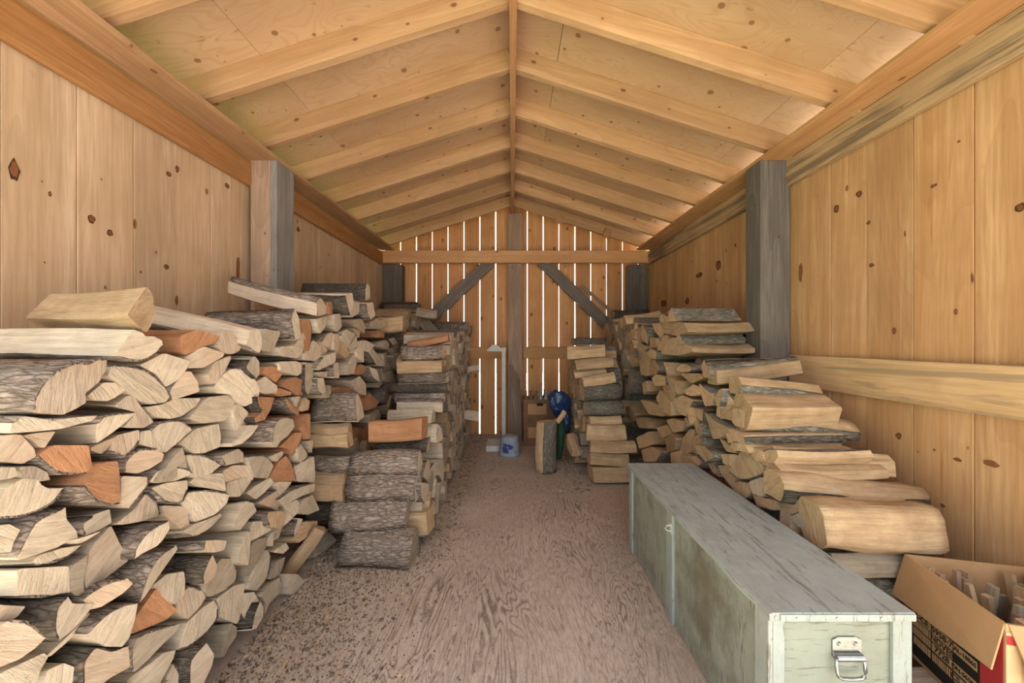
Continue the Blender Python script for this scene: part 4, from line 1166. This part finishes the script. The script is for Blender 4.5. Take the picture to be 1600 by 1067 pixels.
flap([(-.001, bd-.002, bh), (-.001, .002, bh), (-.036, -.008, bh-.114), (-.035, bd, bh-.139)])
flap([(.006, -.001, bh), (bw-.004, -.001, bh), (bw-.02, -.035, bh-.14), (.035, -.035, bh-.14)])
def pr_(name, m, y0, y1, z0, z1, a, b, par=None):
    bm = bmesh.new(); box(bm, a, b, y0, y1, z0, z1); return lm(name, bm, m, par or r)
pr_('red_print', M['red'], .004, .062, 0, bh-.003, -.0012, -.0003)
pr_('red_print', M['red'], bd-.032, bd-.002, .05, bh-.003, -.0012, -.0003)
pr_('black_print', M['black'], .062, bd-.034, .012, bh-.05, -.0014, -.0003)
cw = .0715; c0_ = .067
rows_ = [(.208, .234), (.178, .202), (.133, .159), (.108, .130), (.080, .104), (.020, .074)]
texts = {(0, 0): 'A-1865', (0, 1): 'R-2084', (0, 2): 'PL-58', (1, 0): 'CE-58', (1, 1): 'R-CE', (1, 2): '5958-1', (2, 0): 'AL-18865', (2, 1): '5958-7', (2, 2): 'R-CE', (3, 1): 'NDVES', (4, 0): 'ON-5658-B', (4, 1): '7728', (5, 0): 'CS-2359'}
dg = bpy.context.evaluated_depsgraph_get()
for ri, (za, zb) in enumerate(rows_):
    for ci in range(3):
        ya = c0_+ci*cw; rr = random.Random(ri*7+ci)
        if (ri, ci) == (0, 3) or (ri == 3 and ci == 0): continue
        bm = bmesh.new()
        if (ri == 5 and ci == 0): za = .050
        if (ri == 5 and ci > 0) or (ri >= 3 and ci == 2):
            y = ya+.003
            while y < ya+cw-.006:
                wv = rr.uniform(.0012, .005); box(bm, -.0020, -.0015, y, y+wv, za, zb); y += wv+rr.uniform(.001, .003)
            lm('stripe_print', bm, M['inkpaper'], r)
        else:
            box(bm, -.0020, -.0015, ya+.002, ya+cw-.002, za, zb); o = lm('print_patch', bm, M['inkpaper'], r)
            t_ = texts.get((ri, ci), '')
            if t_:
                fc = bpy.data.curves.new('printed_text', 'FONT'); fc.body = t_; fc.size = .0245 if len(t_) < 8 else .0165; fc.extrude = .0002; fc.offset = .0006; fc.align_x = 'CENTER'; fc.align_y = 'CENTER'
                fo = bpy.data.objects.new('text_source', fc); col.objects.link(fo); bpy.context.view_layer.update()
                me = bpy.data.meshes.new_from_object(fo.evaluated_get(bpy.context.evaluated_depsgraph_get())); bpy.data.objects.remove(fo)
                me.name = 'printed_text'; me.materials.clear(); me.materials.append(M['black'])
                fo = bpy.data.objects.new('printed_text', me); col.objects.link(fo); fo.parent = o
                fo.matrix_basis = Matrix.Translation((-.0023, ya+cw/2, (za+zb)/2)) @ Matrix(((0, 0, -1, 0), (-1, 0, 0, 0), (0, 1, 0, 0), (0, 0, 0, 1)))
pr_('tape_strip', M['tape'], -.0014, -.0004, 0, bh-.02, .001, .03)
pr_('red_print', M['red'], -.0022, -.0016, bh-.05, bh-.028, .001, .055)
# kindling sticks standing and lying in the box
rk = random.Random(8); BM = Matrix.Translation(BO) @ Matrix.Rotation(BT, 4, 'Z')
for ix in range(8):
    for iy in range(7):
        x = .022+ix*.0405+rk.uniform(-.005, .005); y = .028+iy*.0435+rk.uniform(-.005, .005)
        tz = .235+rk.uniform(0, .07)+(.02 if iy > 4 and ix < 3 else 0)+(.03 if ix > 4 else 0)
        wv, dv = rk.uniform(.010, .026), rk.uniform(.010, .022)
        a = Vector((x, y, bz0+.008)); b = Vector((x+rk.uniform(-.05, .04), y+rk.uniform(-.045, .045), bz0+tz)); b.x = max(.018, min(bw-.018, b.x)); b.y = max(.018, min(bd-.018, b.y))
        white = (ix, iy) in ((1, 3), (2, 4), (6, 6))
        wood_ = 'white-painted' if white else rk.choice(('grey', 'yellowish', 'brown'))
        o = beam_obj('kindling_stick', BM @ a, BM @ b, wv, dv, M['white'] if white else M[{'grey': 'side_g', 'yellowish': 'side_t', 'brown': 'bpost_x'}[wood_]], None, .001, up=(0, 1, 0))
        tag(o, '%s kindling stick in printed box, row %s from near side, place %s from left' % (wood_, ('one', 'two', 'three', 'four', 'five', 'six', 'seven')[iy], ('one', 'two', 'three', 'four', 'five', 'six', 'seven', 'eight')[ix]), 'kindling', 'kindling sticks in the cardboard box')

# ------------------------------------------------------------------ things by the back wall
# white trim strip leaning upright, with a flared top and a foot board
r = empty('white_trim_strip', (P(787, 685, 4.25).x, 4.25, 0)); tag(r, 'white painted strip standing upright left of the middle back post', 'trim strip')
bm = bmesh.new(); box(bm, -.022, .022, -.015, .015, .001, 1.09, .002); lm('strip', bm, M['white'], r)
bm = bmesh.new(); vs = [(-.20, 1.05), (-.13, 1.12), (-.09, 1.125), (-.02, 1.075), (.024, 1.09), (.024, 1.045), (-.05, 1.045)]
A = [bm.verts.new((a, -.02, b)) for a, b in vs]; B = [bm.verts.new((a, .02, b)) for a, b in vs]
bm.faces.new(A[::-1]); bm.faces.new(B)
for k in range(7): bm.faces.new((A[k], A[(k+1) % 7], B[(k+1) % 7], B[k]))
lm('top_bracket', bm, M['white'], r)
c = P(771, 700, 3.95)
bm = bmesh.new(); box(bm, -.085, .10, -.15, .15, .001, .06, .004)
o = link_mesh('white_block', bm, M['white']); o.location = (c.x+.01, 4.02, 0); tag(o, 'low white block lying on the floor left of the grey pail', 'block')
# overturned pail
c = P(796, 712, 3.6)
r = empty('upturned_pail', (c.x, 3.78, 0)); tag(r, 'grey pail smeared with blue paint, standing upside down on the floor', 'pail')
bm = bmesh.new(); lathe(bm, [(.108, .001), (.113, .006), (.113, .018), (.106, .022), (.104, .06), (.100, .12), (.094, .165), (.088, .185), (.06, .196), (.03, .20)], seg=32)
for v in bm.verts:
    k = noise.noise(Vector((v.co.x*14, v.co.y*14, v.co.z*14)))*.006; v.co += Vector((v.co.x, v.co.y, 0)).normalized()*k
body = lm('pail_body', bm, M['pail'], r, True)
rr = random.Random(4)
for k in range(13):      # blue paint smears: thin patches on the wall of the pail
    a0 = -1.75+rr.uniform(-.35, .35); z0 = .05+rr.uniform(0, .08); bm = bmesh.new(); n = 9; pts = []
    for q in range(n):
        t = q*2*math.pi/n; ra = rr.uniform(.6, 1.2); aa = a0+math.cos(t)*.24*ra; zz = z0+math.sin(t)*.016*ra; R_ = .1115-.00012*zz*1000*.9
        R_ = .1165-zz*.085
        pts.append(bm.verts.new(((R_)*math.cos(aa), (R_)*math.sin(aa), zz)))
    f = bm.faces.new(pts); ex = bmesh.ops.extrude_face_region(bm, geom=[f])
    for v in [g for g in ex['geom'] if isinstance(g, bmesh.types.BMVert)]: v.co.x *= .98; v.co.y *= .98
    lm('paint_smear', bm, M['bluepaint'], body)
bm = bmesh.new(); tube(bm, [(.112*math.cos(a), .112*math.sin(a)-.0, .20-.05*abs(math.sin(a))**.5) for a in [math.pi*.05+k*math.pi*.9/10 for k in range(11)]], .003, 6); lm('wire_handle', bm, M['steel'], r)
# thin rods leaning on the middle post
rr = random.Random(6)
nm = ['leftmost', 'second from the left', 'third from the left', 'fourth from the left', 'fifth from the left', 'sixth from the left', 'rightmost']
for k in range(7):
    top = P(796+k*2.6, 562+k*4+rr.uniform(0, 8), 4.44); bot = P(809+k*1.0, 700, 4.2); bot.z = .004; top.y = 4.452
    bm = bmesh.new(); tube(bm, [top, top.lerp(bot, .5)+Vector((rr.uniform(-.006, .006), -.004, 0)), bot], .0035, 6)
    o = link_mesh('leaning_rod', bm, M['iron'], None, True); tag(o, 'thin metal rod leaning on the middle back post, %s at the foot' % nm[k], 'rod', 'thin rods leaning on the middle post')
# two stacked brown cartons with bottles
def carton(x0, x1, y0, y1, z0, z1, label, mat):
    r = empty('carton', ((x0+x1)/2, (y0+y1)/2, z0)); tag(r, label, 'carton', 'brown cartons by the back wall'); a, b, h = (x1-x0)/2, (y1-y0)/2, z1-z0
    bm = bmesh.new(); t = .006
    box(bm, -a, a, -b, -b+t, 0, h); box(bm, -a, a, b-t, b, 0, h); box(bm, -a, -a+t, -b+t, b-t, 0, h); box(bm, a-t, a, -b+t, b-t, 0, h); box(bm, -a+t, a-t, -b+t, b-t, 0, t)
    lm('carton_body', bm, mat, r)
    bm = bmesh.new(); box(bm, -a+.05, a-.08, -b-.002, -b, h*.35, h*.8); lm('faded_print', bm, M['card'], r)
    bm = bmesh.new()
    for q in (-.8, .8): box(bm, a*q-.012, a*q+.012, -b-.003, -b-.0005, h*.05, h*.95)
    lm('dark_strip', bm, M['card_d'], r)
    bm = bmesh.new(); box(bm, a*.1-.035, a*.1+.035, -b-.0035, -b-.002, h*.72, h*.84); lm('hand_hole_dark', bm, M['black'], r)  # black patch painted on for the dark inside a hand hole
    return r
c = P(818, 600, 3.95)
carton(.128, .47, 4.08, 4.36, .002, .26, 'brown carton standing on the floor right of the middle post', M['card_d'])
carton(.125, .46, 4.07, 4.35, .262, .52, 'brown open carton of bottles stacked on another by the middle post', M['card_d'])
for k, (x, y) in enumerate(((.16, 4.12), (.215, 4.14), (.27, 4.12), (.325, 4.13), (.38, 4.12), (.30, 4.21), (.37, 4.22))):
    bm = bmesh.new(); lathe(bm, [(.026, 0), (.028, .01), (.028, .19), (.012, .235), (.011, .27), (.013, .272), (.013, .285)], seg=14)
    o = link_mesh('glass_bottle', bm, M['glass'] if k in (3, 4, 5) else M['card_d'], None, True); o.location = (x, y, .325)
    tag(o, '%s bottle in the upper brown carton, %s' % ('pale' if k in (3, 4, 5) else 'brown', ['front row, at its left edge', 'front row, second from its left', 'front row, middle', 'front row, second from its right', 'front row, at its right edge', 'back row, left', 'back row, right'][k]), 'bottle', 'bottles in the carton')
# crumpled blue tarp
def crumple(name, prof, Y, depth, mat, label, cat, seed, amp):
    """closed crumpled bundle: outline in the picture plane at depth Y, real thickness"""
    pts = [P(u, v, Y) for u, v in prof]; c = sum(pts, Vector())/len(pts); bm = bmesh.new(); n = len(pts); rows = 9
    fine = []
    for i in range(n):
        for j in range(4): fine.append(pts[i].lerp(pts[(i+1) % n], j/4))
    rings = []
    for k in range(-rows, rows+1):
        q = k/rows; s = math.sqrt(max(0, 1-q*q))*.98+.02
        rings.append([bm.verts.new(Vector((c.x+(p.x-c.x)*s, c.y+q*depth, max(.004, c.z+(p.z-c.z)*s)))) for p in fine])
    m = len(fine)
    for A, B in zip(rings, rings[1:]):
        for i in range(m): bm.faces.new((A[i], A[(i+1) % m], B[(i+1) % m], B[i]))
    bm.faces.new(rings[0]); bm.faces.new(rings[-1][::-1])
    for v in bm.verts:
        q = v.co; d = noise.ridged_multi_fractal(Vector((q.x*7+seed, q.y*7, q.z*5)), 1.0, 2.0, 4, .9, 2.0)
        dn = (q-c).normalized(); v.co = q+dn*(d-.75)*amp
        v.co.z = max(.004, v.co.z)
    return tag(link_mesh(name, bm, mat, None, False), label, cat)
crumple('blue_tarp', [(860, 620), (868, 613), (880, 616), (890, 622), (893, 634), (890, 650), (890, 672), (884, 679), (879, 660), (868, 645), (861, 634)], 3.62, .12, M['tarp'], 'crumpled blue tarp hung beside the short right row', 'tarp', 3, .055)
crumple('green_sack', [(871, 664), (878, 655), (882, 668), (880, 700), (877, 716), (869, 719), (870, 695)], 3.45, .05, M['green'], 'dark green sack behind the upright log', 'sack', 5, .008)

# ------------------------------------------------------------------ chips and bark crumbs on the floor
def crumbs(name, label, count, seed, mat, size, place):
    rnd = random.Random(seed); bm = bmesh.new()
    for i in range(count):
        x, y = place(rnd)
        s = size*rnd.uniform(.4, 1.3)*(1 if rnd.random() < .93 else 2.6); a = rnd.uniform(0, 6.28); t = s*rnd.uniform(.12, .4); asp = rnd.uniform(.25, .8)
        ca, sa = math.cos(a), math.sin(a)
        top = [bm.verts.new((x+ca*dx*s-sa*dy*s*asp, y+sa*dx*s+ca*dy*s*asp, .002+t*rnd.uniform(.6, 1.2))) for dx, dy in ((-.5, -.4), (.5, -.5), (.45, .5), (-.4, .4))]
        bot = [bm.verts.new((v.co.x, v.co.y, .0005)) for v in top]
        bm.faces.new(top); 
        for k in range(4): bm.faces.new((top[k], bot[k], bot[(k+1) % 4], top[(k+1) % 4]))
    return tag(link_mesh(name, bm, mat), label, 'debris', kind='stuff')
def near_left(rnd):
    while True:
        y = rnd.uniform(.9, 2.3); x = -1.02+abs(rnd.gauss(0, .30))
        if x < .1: return x, y
def along(rnd):
    if rnd.random() < .6: return rnd.uniform(-.50, -.38)+rnd.uniform(-.02, .06), rnd.uniform(1.9, 4.4)
    if rnd.random() < .5: return rnd.uniform(-1.0, .6), rnd.uniform(4.25, 4.55)
    return rnd.gauss(.52, .06), rnd.uniform(2.8, 4.3)
def anywhere(rnd): return rnd.uniform(-.8, .62), rnd.uniform(1.0, 4.3)
crumbs('wood_chips', 'pale wood chips scattered on the floor at the foot of the left stack', 4200, 2, M['chip'], .0046, near_left)
crumbs('bark_crumbs', 'dark bark crumbs strewn over the floor by the left stack', 6000, 3, M['dirt'], .0052, near_left)
crumbs('wood_chips', 'pale chips along the feet of the far rows', 700, 4, M['chip'], .008, along)
crumbs('bark_crumbs', 'bark crumbs along the feet of the far rows', 1200, 5, M['dirt'], .009, along)
crumbs('sawdust_flecks', 'sparse pale flecks over the middle of the plywood floor', 160, 6, M['chip'], .006, anywhere)
